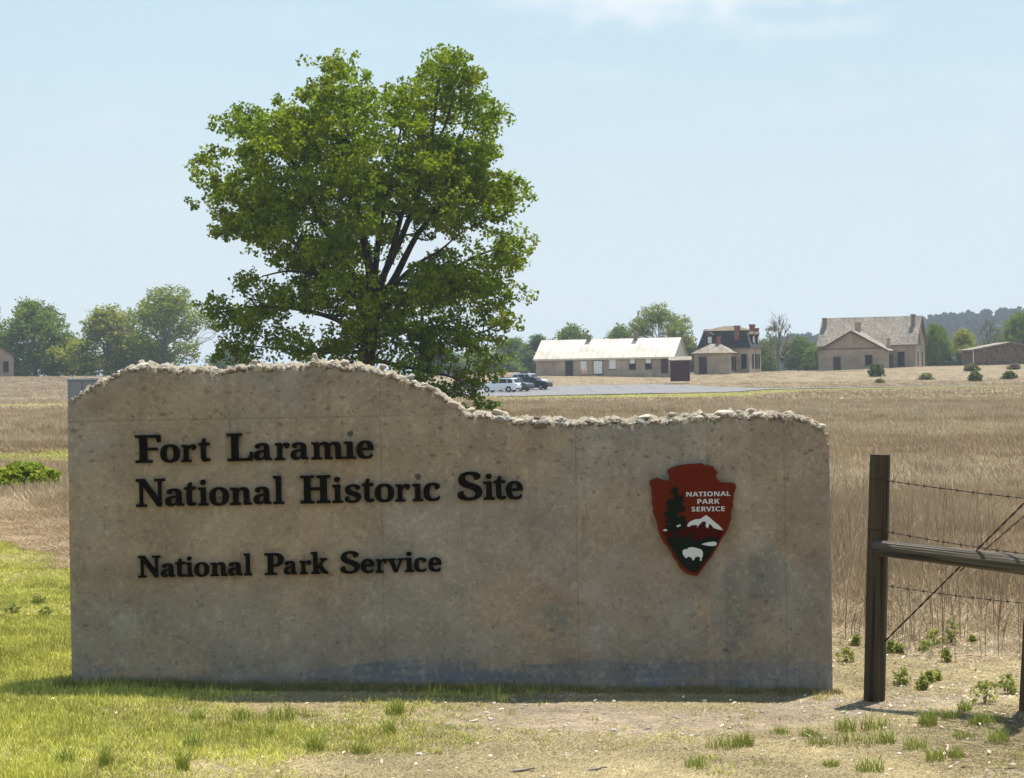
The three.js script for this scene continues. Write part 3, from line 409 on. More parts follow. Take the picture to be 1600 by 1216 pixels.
// smaller, distant trees: kinds with their own crown, scaled and turned per place
function farTree(seed, opt) {
  const r = rng(seed), { H = 12, W = 10, lobes = 16, bare = 0, size = 0.34, tint = [0.125, 0.17, 0.025], dens = 1, low = 0.12, spread = 1 } = opt, G = new THREE.Group(), cl = [], limbs = [], tw = [];
  part('trunk', tube([[0, -0.3, 0], [0.1 * r(), H * 0.2, 0], [(r() - 0.5) * 0.6, H * 0.42, 0]], H * 0.034, H * 0.022, 8, 0.15), bark2, G);
  for (let i = 0; i < lobes; i++) { const th = i * 2.4 + r(), t = (i + 0.5) / lobes, y = H * (low + 0.12 + (0.86 - low) * t), wr = Math.sin(Math.PI * Math.pow(0.1 + 0.86 * t, 0.8)) * W * 0.36 * (0.6 + 0.6 * r()) * spread, x = Math.cos(th) * wr, z = Math.sin(th) * wr, R = W * (0.12 + 0.09 * r());
    limbs.push(tube([[0, H * (0.18 + 0.25 * r()), 0], [x * 0.45, y * 0.72, z * 0.45], [x, y, z]], H * 0.012, H * 0.002, 5));
    if (r() < bare) { for (let k = 0; k < 6; k++) tw.push(tube([[x * 0.7, y * 0.85, z * 0.7], [x * 1.1 + (r() - 0.5) * R, y + R * r() * 0.6, z + (r() - 0.5) * R], [x * 1.25 + (r() - 0.5) * R * 2, y + R * (r() - 0.2) * 1.6, z + (r() - 0.5) * R * 2]], 0.06, 0.02, 4)); continue; }
    const n = Math.round(26 * dens * (R / 1.5) ** 2); for (let k = 0; k < n; k++) { const a = r() * 6.28, c = r() * 2 - 1, s = Math.sqrt(1 - c * c), q = Math.pow(r(), 0.5) * R; cl.push([x + Math.cos(a) * s * q * 1.15, Math.max(0.4, y + c * q * 0.85), z + Math.sin(a) * s * q * 1.15, 0.5 + 0.35 * r(), 9 + Math.floor(r() * 7), (r() - 0.5)]); } }
  part('limbs', mergeGeometries(limbs), bark2, G); if (tw.length) part('bare_twigs', mergeGeometries(tw), bark2, G).userData.kind = 'stuff';
  part('crown', leafGeo(cl, size, tint, r), leafMat, G).userData.kind = 'stuff'; G.userData.H = H; G.userData.W = W; return G;
}
const kinds = {
  round: farTree(1, { H: 13, W: 13, lobes: 30, dens: 1.0, low: -0.08, tint: [0.16, 0.215, 0.03] }), yellow: farTree(2, { H: 11, W: 12, lobes: 28, tint: [0.27, 0.285, 0.035], dens: 0.95, low: -0.08 }), old: farTree(31, { H: 15, W: 15, lobes: 24, bare: 0.22, dens: 0.95, low: 0.05, tint: [0.20, 0.235, 0.035], spread: 1.2 }),
  bare: farTree(4, { H: 11, W: 8, lobes: 22, bare: 0.72, dens: 0.5, tint: [0.13, 0.15, 0.05] }), bush: farTree(5, { H: 6, W: 9, lobes: 22, low: -0.05, dens: 1.6, tint: [0.15, 0.205, 0.03] }), dark: farTree(6, { H: 12, W: 11, lobes: 26, low: 0.0, dens: 1.4, tint: [0.125, 0.18, 0.03] }) };
const rt = rng(321);
function plantTree(kind, px, topPx, wPx, d, label, group, sink = 0) {
  const k = kinds[kind], p = gAt(px, d), o = k.clone(); o.name = numbered(kind === 'bush' ? 'bushy_tree' : 'prairie_tree'); o.userData = {}; tag(o, label, 'tree', group);
  const H = at(px, topPx, d).y - p.y + sink, W = wPx * d / F; o.position.set(p.x, p.y - sink, p.z); o.scale.set(W / k.userData.W * 1.05, H / k.userData.H * 1.02, W / k.userData.W * 1.05); o.rotation.y = rt() * 6.28; scene.add(o);
}
const g1 = 'trees beyond the field by the small house', g2 = 'trees behind the parking lot', g3 = 'trees behind the fort houses';
plantTree('dark', -22, 476, 90, 352, 'dense dark green tree behind the small gabled house', g1); plantTree('round', 56, 479, 128, 350, 'round green tree standing beside the small gabled house', g1);
plantTree('dark', 104, 530, 100, 372, 'lower dark tree filling the gap beside the round green tree', g1);
plantTree('yellow', 168, 490, 140, 345, 'yellow green tree between the round tree and the old cottonwood', g1); plantTree('old', 258, 462, 150, 340, 'old cottonwood with spreading limbs and thin open crown', g1);
plantTree('bush', 222, 540, 130, 360, 'low bushy tree at the foot of the old cottonwood', g1); plantTree('bush', 362, 549, 80, 460, 'low far tree peeping over the sign wall top', g1);
plantTree('dark', 690, 545, 80, 420, 'dark tree behind the leaves of the big cottonwood', g2); plantTree('round', 745, 548, 85, 430, 'round tree behind the brown roofed shed', g2); plantTree('round', 800, 533, 80, 410, 'green tree behind the parked cars', g2); plantTree('dark', 842, 528, 60, 400, 'dark tree at the end of the long white roofed building', g2); plantTree('bush', 775, 560, 80, 390, 'low bushy tree behind the parked cars', g2);
plantTree('bush', 897, 521, 84, 400, 'treetop just clearing the long white roof', g3); plantTree('old', 1031, 486, 92, 360, 'open crowned tree rising behind the long white roof', g3); plantTree('bush', 972, 521, 66, 420, 'small treetop beside the roof chimney of the long building', g3);
plantTree('dark', 1078, 536, 40, 400, 'dark tree between the long building and the mansard house', g3); plantTree('bare', 1217, 496, 64, 335, 'half bare tree beside the mansard house', g3); plantTree('bush', 1190, 540, 60, 400, 'low bushy tree behind the half bare tree', g3); plantTree('dark', 1248, 530, 62, 380, 'dark tree between the half bare tree and the large house', g3); plantTree('bush', 1275, 548, 50, 360, 'low bushy tree at the corner of the large house', g3);
plantTree('round', 1463, 511, 52, 345, 'round tree at the gable end of the large house', g3); plantTree('yellow', 1508, 520, 60, 350, 'yellow green tree behind the stone walled building', g3); plantTree('bare', 1545, 500, 60, 380, 'thin crowned tree above the stone walled building', g3); plantTree('round', 1598, 493, 80, 380, 'bright round tree over the roof of the stone walled building', g3); plantTree('bush', 1490, 545, 60, 400, 'low bushy tree behind the utility cart', g3);
plantTree('bush', 1110, 545, 70, 450, 'low far tree behind the slate roof of the mansard house', g3); plantTree('bush', 1150, 545, 70, 450, 'low far tree behind the brick chimneys of the mansard house', g3);
// far wooded ridge
{
  const rise = x => 0; const ridge = (x, d) => { const px = 800 + x / d * F; return (1 + 11 * ss(1090, 1290, px) + 12.5 * ss(1290, 1450, px) + 4.5 * ss(1450, 1700, px) + 5 * (fbm(x * 0.012, 3, 3) - 0.5)) * ss(950, 1250, d) * ss(2200, 1350, d) + 3 * ss(700, 950, d); };
  const P = [], I = [], C = [], nx = 90, nz = 26; for (let j = 0; j <= nz; j++) for (let i = 0; i <= nx; i++) { const d = mix(760, 2000, (j / nz) ** 1.2), x = mix(-20, 700, i / nx) * d / 1250; const edge = Math.min(1, i / 6) ; P.push(x, crest(x) - 1.5 + ridge(x, d) * edge, -d); const n = fbm(x * 0.02, d * 0.02, 3); C.push(0.11 + 0.08 * n, 0.105 + 0.05 * n, 0.06 + 0.03 * n); }
  for (let j = 0; j < nz; j++) for (let i = 0; i < nx; i++) { const a = j * (nx + 1) + i, b = a + nx + 1; I.push(a, a + 1, b, b, a + 1, b + 1); }
  const g = new THREE.BufferGeometry(); g.setAttribute('position', new THREE.Float32BufferAttribute(P, 3)); g.setAttribute('color', new THREE.Float32BufferAttribute(C, 3)); g.setIndex(I); g.computeVertexNormals();
  tag(part('hills', g, new THREE.MeshStandardMaterial({ vertexColors: true, roughness: 1, side: THREE.DoubleSide }), scene), 'low hazy ridge beyond the fort houses', 'hills', null, 'structure');
  // pines: tiers of drooping boughs as ragged cones
  const pr = rng(55), pine = []; for (let v = 0; v < 3; v++) { const G = new THREE.Group(), cl = []; const H = 9; for (let i = 0; i < 46; i++) { const t = i / 46, y = 1.2 + t * 7.6, R = (1 - t) ** 0.75 * 2.5 * (0.6 + 0.6 * pr()), a = pr() * 6.28; cl.push([Math.cos(a) * R * 0.7, y, Math.sin(a) * R * 0.7, 0.9, 9]); } part('trunk', new THREE.CylinderGeometry(0.12, 0.25, 7, 6).translate(0, 3.5, 0), bark2, G); part('crown', leafGeo(cl, 0.9, [0.035, 0.055, 0.028], pr), leafMat, G).userData.kind = 'stuff'; pine.push(G); }
  const hy = (x, d) => crest(x) - 1.5 + ridge(x, d);
  for (let i = 0; i < 34; i++) { const px = 1256 + i * 10.4 + (pr() - 0.5) * 7, d = 1280 + pr() * 60, x = xAt(px, d), o = pine[i % 3].clone(), s = 0.8 + 0.6 * pr(); o.name = numbered('pine_tree'); o.userData = {}; tag(o, 'hazy pine on the skyline of the far ridge', 'tree', 'pines along the far ridge'); o.position.set(x, hy(x, d) - 0.4, -d); o.scale.set(s * 1.2, s, s * 1.2); o.rotation.y = pr() * 6; scene.add(o); }
  const n = 1500, im = new THREE.InstancedMesh(pine[0].children[1].geometry, leafMat, n), M = new THREE.Matrix4(), q = new THREE.Quaternion(), Y = new THREE.Vector3(0, 1, 0);
  for (let i = 0; i < n; i++) { let px, d, x, k = 0; do { px = 1000 + pr() * 680; d = 800 + pr() * 600; x = xAt(px, d); } while (fbm(x * 0.02 + 3, d * 0.02, 3) < 0.46 && k++ < 8); const s = 0.7 + 0.6 * pr(); M.compose(new THREE.Vector3(x, hy(x, d) - 0.5, -d), q.setFromAxisAngle(Y, pr() * 6), new THREE.Vector3(s * 1.3, s, s * 1.3)); im.setMatrixAt(i, M); }
  im.name = 'far_pine_wood'; tag(im, 'hazy pine wood covering the slope of the far ridge', 'wood', null, 'stuff'); scene.add(im);
}
console.log('trees done');

// ---------------------------------------------------------------- buildings
const plaster = (c, seed) => std(c, 0.95, { map: dataTex(256, 256, (u, v) => { const s = 0.72 + 0.22 * fbm(u * 5 + seed, v * 5, 4) + 0.12 * (fbm(u * 3 + seed, v * 22, 3) - 0.5) + 0.1 * (vn(u * 90, v * 90) - 0.5); return [s, s * 0.985, s * 0.96]; }, true, [0.12, 0.12]) });
const shingle = (c, seed) => std(c, 0.95, { map: dataTex(256, 256, (u, v) => { const row = Math.floor(v * 32), s = 0.6 + 0.35 * h2(Math.floor(u * 44 + (row % 2) * 0.5), row + seed) + 0.15 * (fbm(u * 6, v * 6, 3) - 0.5) - 0.15 * ss(0.85, 1, v * 32 - row); return [s, s * 0.98, s * 0.95]; }, true, [0.2, 0.2]) });
const M = { wallA: plaster([0.58, 0.465, 0.37], 1), wallB: plaster([0.60, 0.48, 0.38], 5), wallC: plaster([0.56, 0.43, 0.335], 9), wallD: plaster([0.5, 0.39, 0.32], 14), stone: std([0.33, 0.25, 0.2], 0.95, { map: dataTex(512, 512, (u, v) => { const n = fbm(u * 30, v * 42, 3); const s = 0.35 + 0.75 * n; return [s, s * 0.95, s * 0.9]; }, true, [0.25, 0.25]) }),
  metal: std([0.66, 0.63, 0.58], 0.45, { metalness: 0.1, map: dataTex(256, 256, (u, v) => { const s = 0.86 + 0.16 * fbm(u * 4, v * 6, 4) - 0.05 * ss(0.58, 0.72, fbm(u * 22, v * 1.5, 3)) - 0.07 * ss(0.55, 0.7, fbm(u * 3 + 4, v * 3, 4)); return [s, s * 0.97, s * 0.93]; }, true, [0.12, 0.12]) }), shingle: shingle([0.36, 0.32, 0.275], 1), shingle2: shingle([0.37, 0.33, 0.28], 8), slate: shingle([0.045, 0.055, 0.07], 4), rust: shingle([0.42, 0.29, 0.22], 6), tan: shingle([0.23, 0.19, 0.12], 12),
  dark: std([0.02, 0.018, 0.018], 0.4), glass: new THREE.MeshPhysicalMaterial({ color: rgb(0.014, 0.016, 0.018), roughness: 0.25, specularIntensity: 0.45 }), frame: std([0.07, 0.05, 0.04], 0.7), white: std([0.75, 0.74, 0.71], 0.6), brick: std([0.23, 0.085, 0.055], 0.9), chim: std([0.20, 0.17, 0.14], 0.95), maroon: std([0.055, 0.016, 0.02], 0.75), trim: std([0.1, 0.065, 0.05], 0.8), pale: std([0.6, 0.55, 0.47], 0.8) };
function roofSlab(a, b, c, d, t = 0.14) {               // quad a-b (eave) c-d (ridge) with thickness
  const v = [a, b, c, d].map(p => new THREE.Vector3(...p)), n = new THREE.Vector3().crossVectors(v[1].clone().sub(v[0]), v[3].clone().sub(v[0])).normalize(); if (n.y < 0) n.negate();
  const P = [], U = [], I = []; const ux = v[1].clone().sub(v[0]).normalize(); const uy = new THREE.Vector3().crossVectors(n, ux);
  for (const s of [0, -t]) for (const p of v) { const q = p.clone().addScaledVector(n, s); P.push(q.x, q.y, q.z); U.push(q.dot(ux), q.dot(uy)); }
  const Q = (i, j, k, l) => I.push(i, j, k, i, k, l); Q(0, 1, 2, 3); Q(7, 6, 5, 4); Q(0, 4, 5, 1); Q(1, 5, 6, 2); Q(2, 6, 7, 3); Q(3, 7, 4, 0);
  const g = new THREE.BufferGeometry(); g.setAttribute('position', new THREE.Float32BufferAttribute(P, 3)); g.setAttribute('uv', new THREE.Float32BufferAttribute(U, 2)); g.setIndex(I); return toCreasedNormals(g, 0.3);
}
function wallBlock(w, h, d, gable = 0, axis = 'z') {     // box with metre uv; gable > 0 raises a gable on the faces that look along axis
  const g = gable ? (() => { const s = axis === 'z' ? w : d, e = poly([[-s / 2, -0.6], [s / 2, -0.6], [s / 2, h], [0, h + gable], [-s / 2, h]], axis === 'z' ? d : w); e.translate(0, 0, -(axis === 'z' ? d : w) / 2); if (axis === 'x') e.rotateY(Math.PI / 2); return e; })() : box(w, h + 0.6, d, 0, h / 2 - 0.3, 0);
  if (!gable) { const u = g.attributes.uv, p = g.attributes.position, n = g.attributes.normal; for (let i = 0; i < u.count; i++) u.setXY(i, Math.abs(n.getX(i)) > 0.5 ? p.getZ(i) : p.getX(i), p.getY(i)); }
  return g;
}
// opening on a face: face 'f' (z = +), 'r' (x = +), 'l' (x = -)
function opening(parent, face, off, u, y, w, h, kind = 'window', o = {}) {
  const G = (name, mat, ww, hh, dd, uu, yy, out, p) => { const g = box(ww, hh, dd); const m = part(name, g, mat, p); if (face === 'f') m.position.set(uu, yy, off + out); else { m.rotation.y = face === 'r' ? Math.PI / 2 : -Math.PI / 2; m.position.set(face === 'r' ? off + out : -off - out, yy, face === 'r' ? -uu : uu); } return m; };
  const fw = o.fw ?? 0.12; const fr = G(kind, o.frame ?? M.frame, w + fw * 2, h + fw * 2, 0.08, u, y + h / 2, 0.03, parent);
  const sub = (name, mat, ww, hh, dx, dy, out) => { const m = part(name, box(ww, hh, 0.05), mat, fr, [dx, dy, out]); return m; };
  if (kind === 'window') { const pm = o.pane ?? M.glass; if (o.split) { sub('pane', o.top ?? M.white, w, h * 0.48, 0, h * 0.26, 0.03); sub('pane', pm, w, h * 0.48, 0, -h * 0.26, 0.03); } else sub('pane', pm, w, h, 0, 0, 0.03); sub('sill', o.sill ?? M.frame, w + 0.3, 0.09, 0, -h / 2 - fw - 0.02, 0.06); }
  else { sub('leaf', o.pane ?? M.dark, w, h, 0, 0, 0.03); if (o.knob) part('handle', new THREE.SphereGeometry(0.06, 8, 6), M.frame, fr, [w * 0.35, -0.05, 0.09]); }
  return fr;
}
function chimney(parent, x, y, z, w, h, mat) { const c = part('chimney', box(w, h, w, 0, h / 2, 0), mat, parent, [x, y, z]); part('chimney_cap', box(w * 1.25, 0.18, w * 1.25, 0, h + 0.06, 0), mat, c); return c; }
const place = (px, d, yaw, name, label, cat = 'building', dy = 0) => { const p = gAt(px, d); return thing(name, label, cat, [p.x, p.y + dy, p.z], yaw); };
function levelTo(o, px, py) { o.position.y = Math.max(at(px, py, -o.position.z).y, o.position.y - 0.5); }
// long, white roofed building
{
  const d = 289, m = d / F, yaw = -0.36, L = 20.8, D = 6.8, eh = 2.5, gh = 2.5, T = place(955, d, yaw, 'long_building', 'long tan plaster building with a white metal roof and two chimneys'); levelTo(T, 942, 585);
  part('wall', wallBlock(L, eh, D, gh, 'x'), M.wallA, T);
  const ov = 0.35, ez = D / 2 + ov, ey = eh - ov * gh / (D / 2) + 0.1, ry = eh + gh + 0.14;
  // sheet metal roof: one panel per sheet on the slope that faces the field
  const nP = 22; for (let i = 0; i < nP; i++) { const a = -L / 2 - 0.3 + i * (L + 0.6) / nP, b = a + (L + 0.6) / nP - 0.03; part('roof_panel', roofSlab([a, ey, ez], [b, ey, ez], [b, ry, 0], [a, ry, 0], 0.06), M.metal, T); }
  part('roof', roofSlab([L / 2 + 0.3, ey, -ez], [-L / 2 - 0.3, ey, -ez], [-L / 2 - 0.3, ry, 0], [L / 2 + 0.3, ry, 0], 0.06), M.metal, T);
  part('eave_board', box(L + 0.5, 0.2, 0.06, 0, ey - 0.14, ez - 0.06), M.pale, T);
  part('gable_cladding', poly([[-D / 2, eh - 0.1], [D / 2, eh - 0.1], [0, eh + gh - 0.1]], 0.05).rotateY(Math.PI / 2).translate(L / 2 + 0.01, 0, 0), M.pale, T);
  const fx = x => (x - 70) / (905 - 70) * L - L / 2, s = 0.0226;
  opening(T, 'f', D / 2, fx(276), 0, 0.95, 2.25, 'door'); opening(T, 'f', D / 2, fx(453), 0.1, 1.3, 1.85, 'door', { pane: M.white, knob: true }); opening(T, 'f', D / 2, fx(853), 0.1, 0.85, 1.95, 'door', { pane: M.maroon });
  opening(T, 'f', D / 2, fx(365), 0.72, 0.75, 1.15, 'window', { pane: M.white, frame: M.pale, sill: M.white }); opening(T, 'f', D / 2, fx(541), 0.8, 0.85, 1.25, 'window', { pane: M.white, frame: M.pale });
  opening(T, 'f', D / 2, fx(661), 0.75, 0.8, 1.4, 'window', { split: true }); opening(T, 'f', D / 2, fx(757), 0.75, 0.8, 1.4, 'window', { split: true });
  chimney(T, fx(357), eh + gh - 0.6, 0.2, 0.55, 1.2, M.chim); chimney(T, fx(637) + 0.2, eh + gh - 0.6, 0.2, 0.55, 1.35, M.chim);
}
{ // dark shed with a pale flat roof
  const d = 266, T = place(1063, d, -0.1, 'shed', 'small dark maroon shed with pale flat roof beside the long building', 'shed'); levelTo(T, 1063, 589);
  part('wall', wallBlock(2.6, 2.2, 2.2), M.maroon, T); part('roof', roofSlab([-1.55, 2.25, 1.4], [1.55, 2.25, 1.4], [1.55, 2.75, -1.3], [-1.55, 2.75, -1.3], 0.14), M.shingle2, T);
  for (let i = 0; i < 9; i++) part('board', box(0.26, 2.15, 0.03, -1.16 + i * 0.29, 1.08, 1.115), M.maroon, T);
}
{ // mansard house
  const d = 292, yaw = -0.36, T = place(1131, d, yaw, 'mansard_house', 'two storey house with dark slate mansard roof and brick chimneys', 'house'); levelTo(T, 1140, 583);
  const W = 7.6, D = 7.2, h = 3.7; const main = [0.2, -3.2];
  const G = part('wall', wallBlock(W, h, D), M.wallB, T, [main[0], 0, main[1]]);
  const t = 0.85, mh = 2.55, w2 = W / 2 + 0.25, d2 = D / 2 + 0.25, p = (x, y, z) => [x + main[0], y, z + main[1]];
  for (const [sx0, sz0, sx1, sz1] of [[-1, 1, 1, 1], [1, 1, 1, -1], [1, -1, -1, -1], [-1, -1, -1, 1]]) part('mansard_slope', roofSlab(p(sx0 * w2, h, sz0 * d2), p(sx1 * w2, h, sz1 * d2), p(sx1 * (w2 - t), h + mh, sz1 * (d2 - t)), p(sx0 * (w2 - t), h + mh, sz0 * (d2 - t)), 0.12), M.slate, T);
  for (const [sx0, sz0, sx1, sz1] of [[-1, 1, 1, 1], [1, 1, 1, -1], [1, -1, -1, -1], [-1, -1, -1, 1]]) { const q = (x, z) => p(x * (w2 - t + 0.15), h + mh, z * (d2 - t + 0.15)); part('upper_roof', roofSlab(q(sx0, sz0), q(sx1, sz1), p(sx1 === sx0 ? sx1 * 0.9 : sx1 * 0.9, h + mh + 0.75, 0), p(sx0 * 0.9, h + mh + 0.75, 0), 0.08), M.tan, T); }
  part('cornice', box(W + 0.55, 0.18, D + 0.55, main[0], h - 0.02, main[1]), M.trim, T);
  const dormer = (x, z, ry) => { const q = part('dormer', box(1.0, 1.5, 0.9, 0, 0.75, -0.25), M.slate, T, [x, h + 0.45, z]); q.rotation.y = ry; part('pane', box(0.55, 0.95, 0.05, 0, 0.75, 0.23), M.pale, q); part('dormer_roof', poly([[-0.65, 1.5], [0.65, 1.5], [0, 1.95]], 0.95).translate(0, 0, -0.65), M.trim, q); };
  dormer(main[0] - 2.1, main[1] + d2 - 0.35, 0); for (const z of [-1.6, 1.4]) dormer(main[0] + w2 - 0.35, main[1] + z, Math.PI / 2);
  chimney(T, main[0] + 1.9, h + 0.2, main[1] + d2 - 0.75, 0.7, 2.9, M.brick); chimney(T, main[0] + w2 - 0.7, h + 0.2, main[1] - 0.2, 0.7, 3.1, M.brick); chimney(T, main[0] - w2 + 0.5, h + 0.4, main[1], 0.6, 2.3, M.chim); chimney(T, main[0] + w2 - 0.7, h + 0.2, main[1] - 2.9, 0.6, 2.6, M.brick);
  // front wing with hipped roof
  const w = 5.2, dd = 4.4, wh = 2.95, cx = -0.55, cz = 2.55; part('wing_wall', wallBlock(w, wh, dd), M.wallB, T, [cx, 0, cz]);
  const e = (x, z) => [cx + x * (w / 2 + 0.35), wh - 0.02, cz + z * (dd / 2 + 0.35)], k = s => [cx + s * 0.7, wh + 1.35, cz];
  part('hip_slope', roofSlab(e(-1, 1), e(1, 1), k(1), k(-1), 0.1), M.shingle2, T); part('hip_slope', roofSlab(e(1, -1), e(-1, -1), k(-1), k(1), 0.1), M.shingle2, T); part('hip_slope', roofSlab(e(1, 1), e(1, -1), k(1), k(1), 0.1), M.shingle2, T); part('hip_slope', roofSlab(e(-1, -1), e(-1, 1), k(-1), k(-1), 0.1), M.shingle2, T);
  chimney(T, cx + 0.5, wh + 0.8, cz, 0.45, 1.5, M.brick);
  opening(T, 'f', cz + dd / 2, cx - 1.3, 0, 0.95, 2.3, 'door'); for (const u of [-0.3, 1.1]) opening(T, 'r', cx + w / 2, u - cz, 0.5, 0.8, 1.8, 'window');
  for (const u of [-1.6, 0.2, 1.0, 2.4]) opening(T, 'r', main[0] + W / 2, u - main[1], 0.75, 0.62, 1.9, 'window'); opening(T, 'f', main[1] + D / 2, main[0] + 3.0, 0.75, 0.62, 1.9, 'window');
}
{ // large house with a front gabled wing
  const d = 312, s = 0.0239, yaw = -0.37, T = place(1352, d, yaw, 'large_house', 'large tan house with broad shingle roof and a gabled front wing', 'house'); levelTo(T, 1352, 579);
  const L = 15.2, D = 9, h = 4.2, gh = 4.2, cz = -5; part('wall', wallBlock(L, h, D, gh, 'x'), M.wallC, T, [0.2, 0, cz]);
  const ov = 0.4, ez = D / 2 + ov, ey = h - ov * gh / (D / 2) + 0.12, ry = h + gh + 0.14, rl = L / 2 + 0.35;
  part('roof_slope', roofSlab([-rl + 0.2, ey, ez + cz], [rl + 0.2, ey, ez + cz], [rl + 0.2, ry, cz], [-rl + 0.2, ry, cz], 0.15), M.shingle, T); part('roof_slope', roofSlab([rl + 0.2, ey, -ez + cz], [-rl + 0.2, ey, -ez + cz], [-rl + 0.2, ry, cz], [rl + 0.2, ry, cz], 0.15), M.shingle, T);
  for (const z of [1, -1]) { const b = part('barge_board', box(0.08, 0.3, Math.hypot(ez, ry - ey)), M.trim, T, [rl + 0.24, (ey + ry) / 2 - 0.1, cz + z * ez / 2]); b.rotation.x = z * Math.atan2(ry - ey, ez); }
  // wing
  const w = 10.6, wd = 5.6, wh = 3.15, wg = 2.95, cx = -1.0, wz = 2.3; part('wing_wall', wallBlock(w, wh, wd, wg, 'z'), M.wallC, T, [cx, 0, wz]);
  const wx = w / 2 + 0.4, wy = wh - 0.4 * wg / (w / 2) + 0.1, wr = wh + wg + 0.12, f = wz + wd / 2 + 0.35, bz = cz + 1.2; 
  part('wing_roof', roofSlab([cx - wx, wy, f], [cx - wx, wy, bz], [cx, wr, bz], [cx, wr, f], 0.14), M.shingle, T); part('wing_roof', roofSlab([cx + wx, wy, bz], [cx + wx, wy, f], [cx, wr, f], [cx, wr, bz], 0.14), M.shingle, T);
  for (const q of [1, -1]) { const b = part('barge_board', box(Math.hypot(wx, wr - wy), 0.26, 0.08), M.trim, T, [cx + q * wx / 2, (wy + wr) / 2 - 0.12, f + 0.04]); b.rotation.z = -q * Math.atan2(wr - wy, wx); }
  part('band_board', box(w - 0.6, 0.14, 0.06, cx, wh + 0.25, wz + wd / 2 + 0.03), M.trim, T);
  const fz = wz + wd / 2; opening(T, 'f', fz, cx - 2.35, 0, 0.9, 2.1, 'door'); opening(T, 'f', fz, cx + 2.6, 0.9, 0.95, 1.4, 'window'); for (const u of [0.2, 1.9]) opening(T, 'r', cx + w / 2, u - wz, 0.5, 0.8, 1.9, 'window');
  opening(T, 'f', cz + D / 2, 5.6, 0.75, 0.85, 2.0, 'window'); for (const z of [-2, 2]) opening(T, 'r', 0.2 + L / 2, -cz + z, 0.8, 0.8, 1.9, 'window'); opening(T, 'r', 0.2 + L / 2, -cz, 4.1, 1.0, 1.8, 'window');
  chimney(T, -rl + 0.9, ry - 2.3, cz + 1.6, 0.6, 2.1, M.chim); chimney(T, rl - 0.9, ry - 2.3, cz + 1.6, 0.6, 2.35, M.chim); chimney(T, cx + 0.1, wr - 0.5, 0.6, 0.8, 1.7, M.wallC); chimney(T, cx + 5.0, wy - 0.1, 1.5, 0.45, 1.9, M.wallC);
}
{ // low stone walled building
  const d = 300, T = place(1568, d, 0.0, 'stone_building', 'low stone walled building with a shallow pale gable roof', 'building'); levelTo(T, 1560, 572);
  const w = 10.4, h = 2.55, g = 0.85; part('wall', wallBlock(w, h, 9, g, 'z'), M.stone, T); const x = w / 2 + 0.65, y = h - 0.05, r = h + g + 0.16;
  part('roof_slope', roofSlab([-x, y, 4.9], [-x, y, -4.9], [0, r, -4.9], [0, r, 4.9], 0.2), M.shingle2, T); part('roof_slope', roofSlab([x, y, -4.9], [x, y, 4.9], [0, r, 4.9], [0, r, -4.9], 0.2), M.shingle2, T);
  const P = part('roof_prop', new THREE.CylinderGeometry(0.06, 0.06, h + 0.2, 8).translate(0, h / 2 - 0.2, 0), M.white, T, [-w / 2 - 0.4, 0, 4.7]);
}
{ // small house at the far left
  const d = 322, T = place(-19, d, -0.95, 'small_house', 'small pinkish gabled house in front of the dense trees', 'house'); levelTo(T, 10, 590);
  const w = 5.2, L = 9, h = 3.4, g = 1.75; part('wall', wallBlock(L, h, w, g, 'x'), M.wallD, T); const z = w / 2 + 0.4, y = h - 0.4 * g / (w / 2) + 0.1, r = h + g + 0.12, l = L / 2 + 0.35;
  part('roof_slope', roofSlab([-l, y, z], [l, y, z], [l, r, 0], [-l, r, 0], 0.14), M.tan, T); part('roof_slope', roofSlab([l, y, -z], [-l, y, -z], [-l, r, 0], [l, r, 0], 0.14), M.tan, T);
  for (const u of [-1.3, 1.3]) opening(T, 'r', L / 2, u, 1.0, 0.7, 1.5, 'window'); for (const u of [-1.5, 2.2]) opening(T, 'f', w / 2, u, 1.0, 0.8, 1.5, 'window'); chimney(T, 1.2, r - 0.5, 0, 0.7, 1.6, M.wallD);
}
{ // low shed with a brown roof behind the cars
  const d = 268, T = place(768, d, -0.3, 'low_shed', 'low shed with faded brown roof behind the parked cars', 'shed'); const gy = T.position.y, top = at(770, 582, d).y - gy;
  const w = 7.5, D = 4, h = Math.max(0.5, top - 1.15), g = 1.0; part('wall', wallBlock(w, h, D, g, 'x'), M.wallD, T); const z = D / 2 + 0.3, y = h - 0.12, r = h + g + 0.1, l = w / 2 + 0.3;
  part('roof_slope', roofSlab([-l, y, z], [l, y, z], [l, r, 0], [-l, r, 0], 0.12), M.rust, T); part('roof_slope', roofSlab([l, y, -z], [-l, y, -z], [-l, r, 0], [l, r, 0], 0.12), M.rust, T); chimney(T, 1.7, r - 0.4, 0, 0.4, 0.95, M.chim);
  part('vent_tank', new THREE.LatheGeometry([[0, 0], [0.28, 0], [0.3, 0.1], [0.3, 0.5], [0.2, 0.66], [0, 0.7]].map(p => new THREE.Vector2(...p)), 14), M.white, T, [-0.9, r - 0.12, 0]);
}
{ // striped barricade by the long building
  const p = gAt(912, 274), T = thing('barricade', 'small orange and white striped barricade against the long building', 'barricade', [p.x, p.y, p.z]); levelTo(T, 912, 586); const o = std([0.7, 0.15, 0.03], 0.6);
  for (const y of [0.35, 0.72]) for (let i = 0; i < 4; i++) part('stripe', box(0.2, 0.2, 0.04, -0.3 + i * 0.2, y, 0), i % 2 ? M.white : o, T); for (const x of [-0.36, 0.36]) part('leg', box(0.05, 1.15, 0.05, x, 0.37, -0.05), o, T);
}
console.log('buildings done');

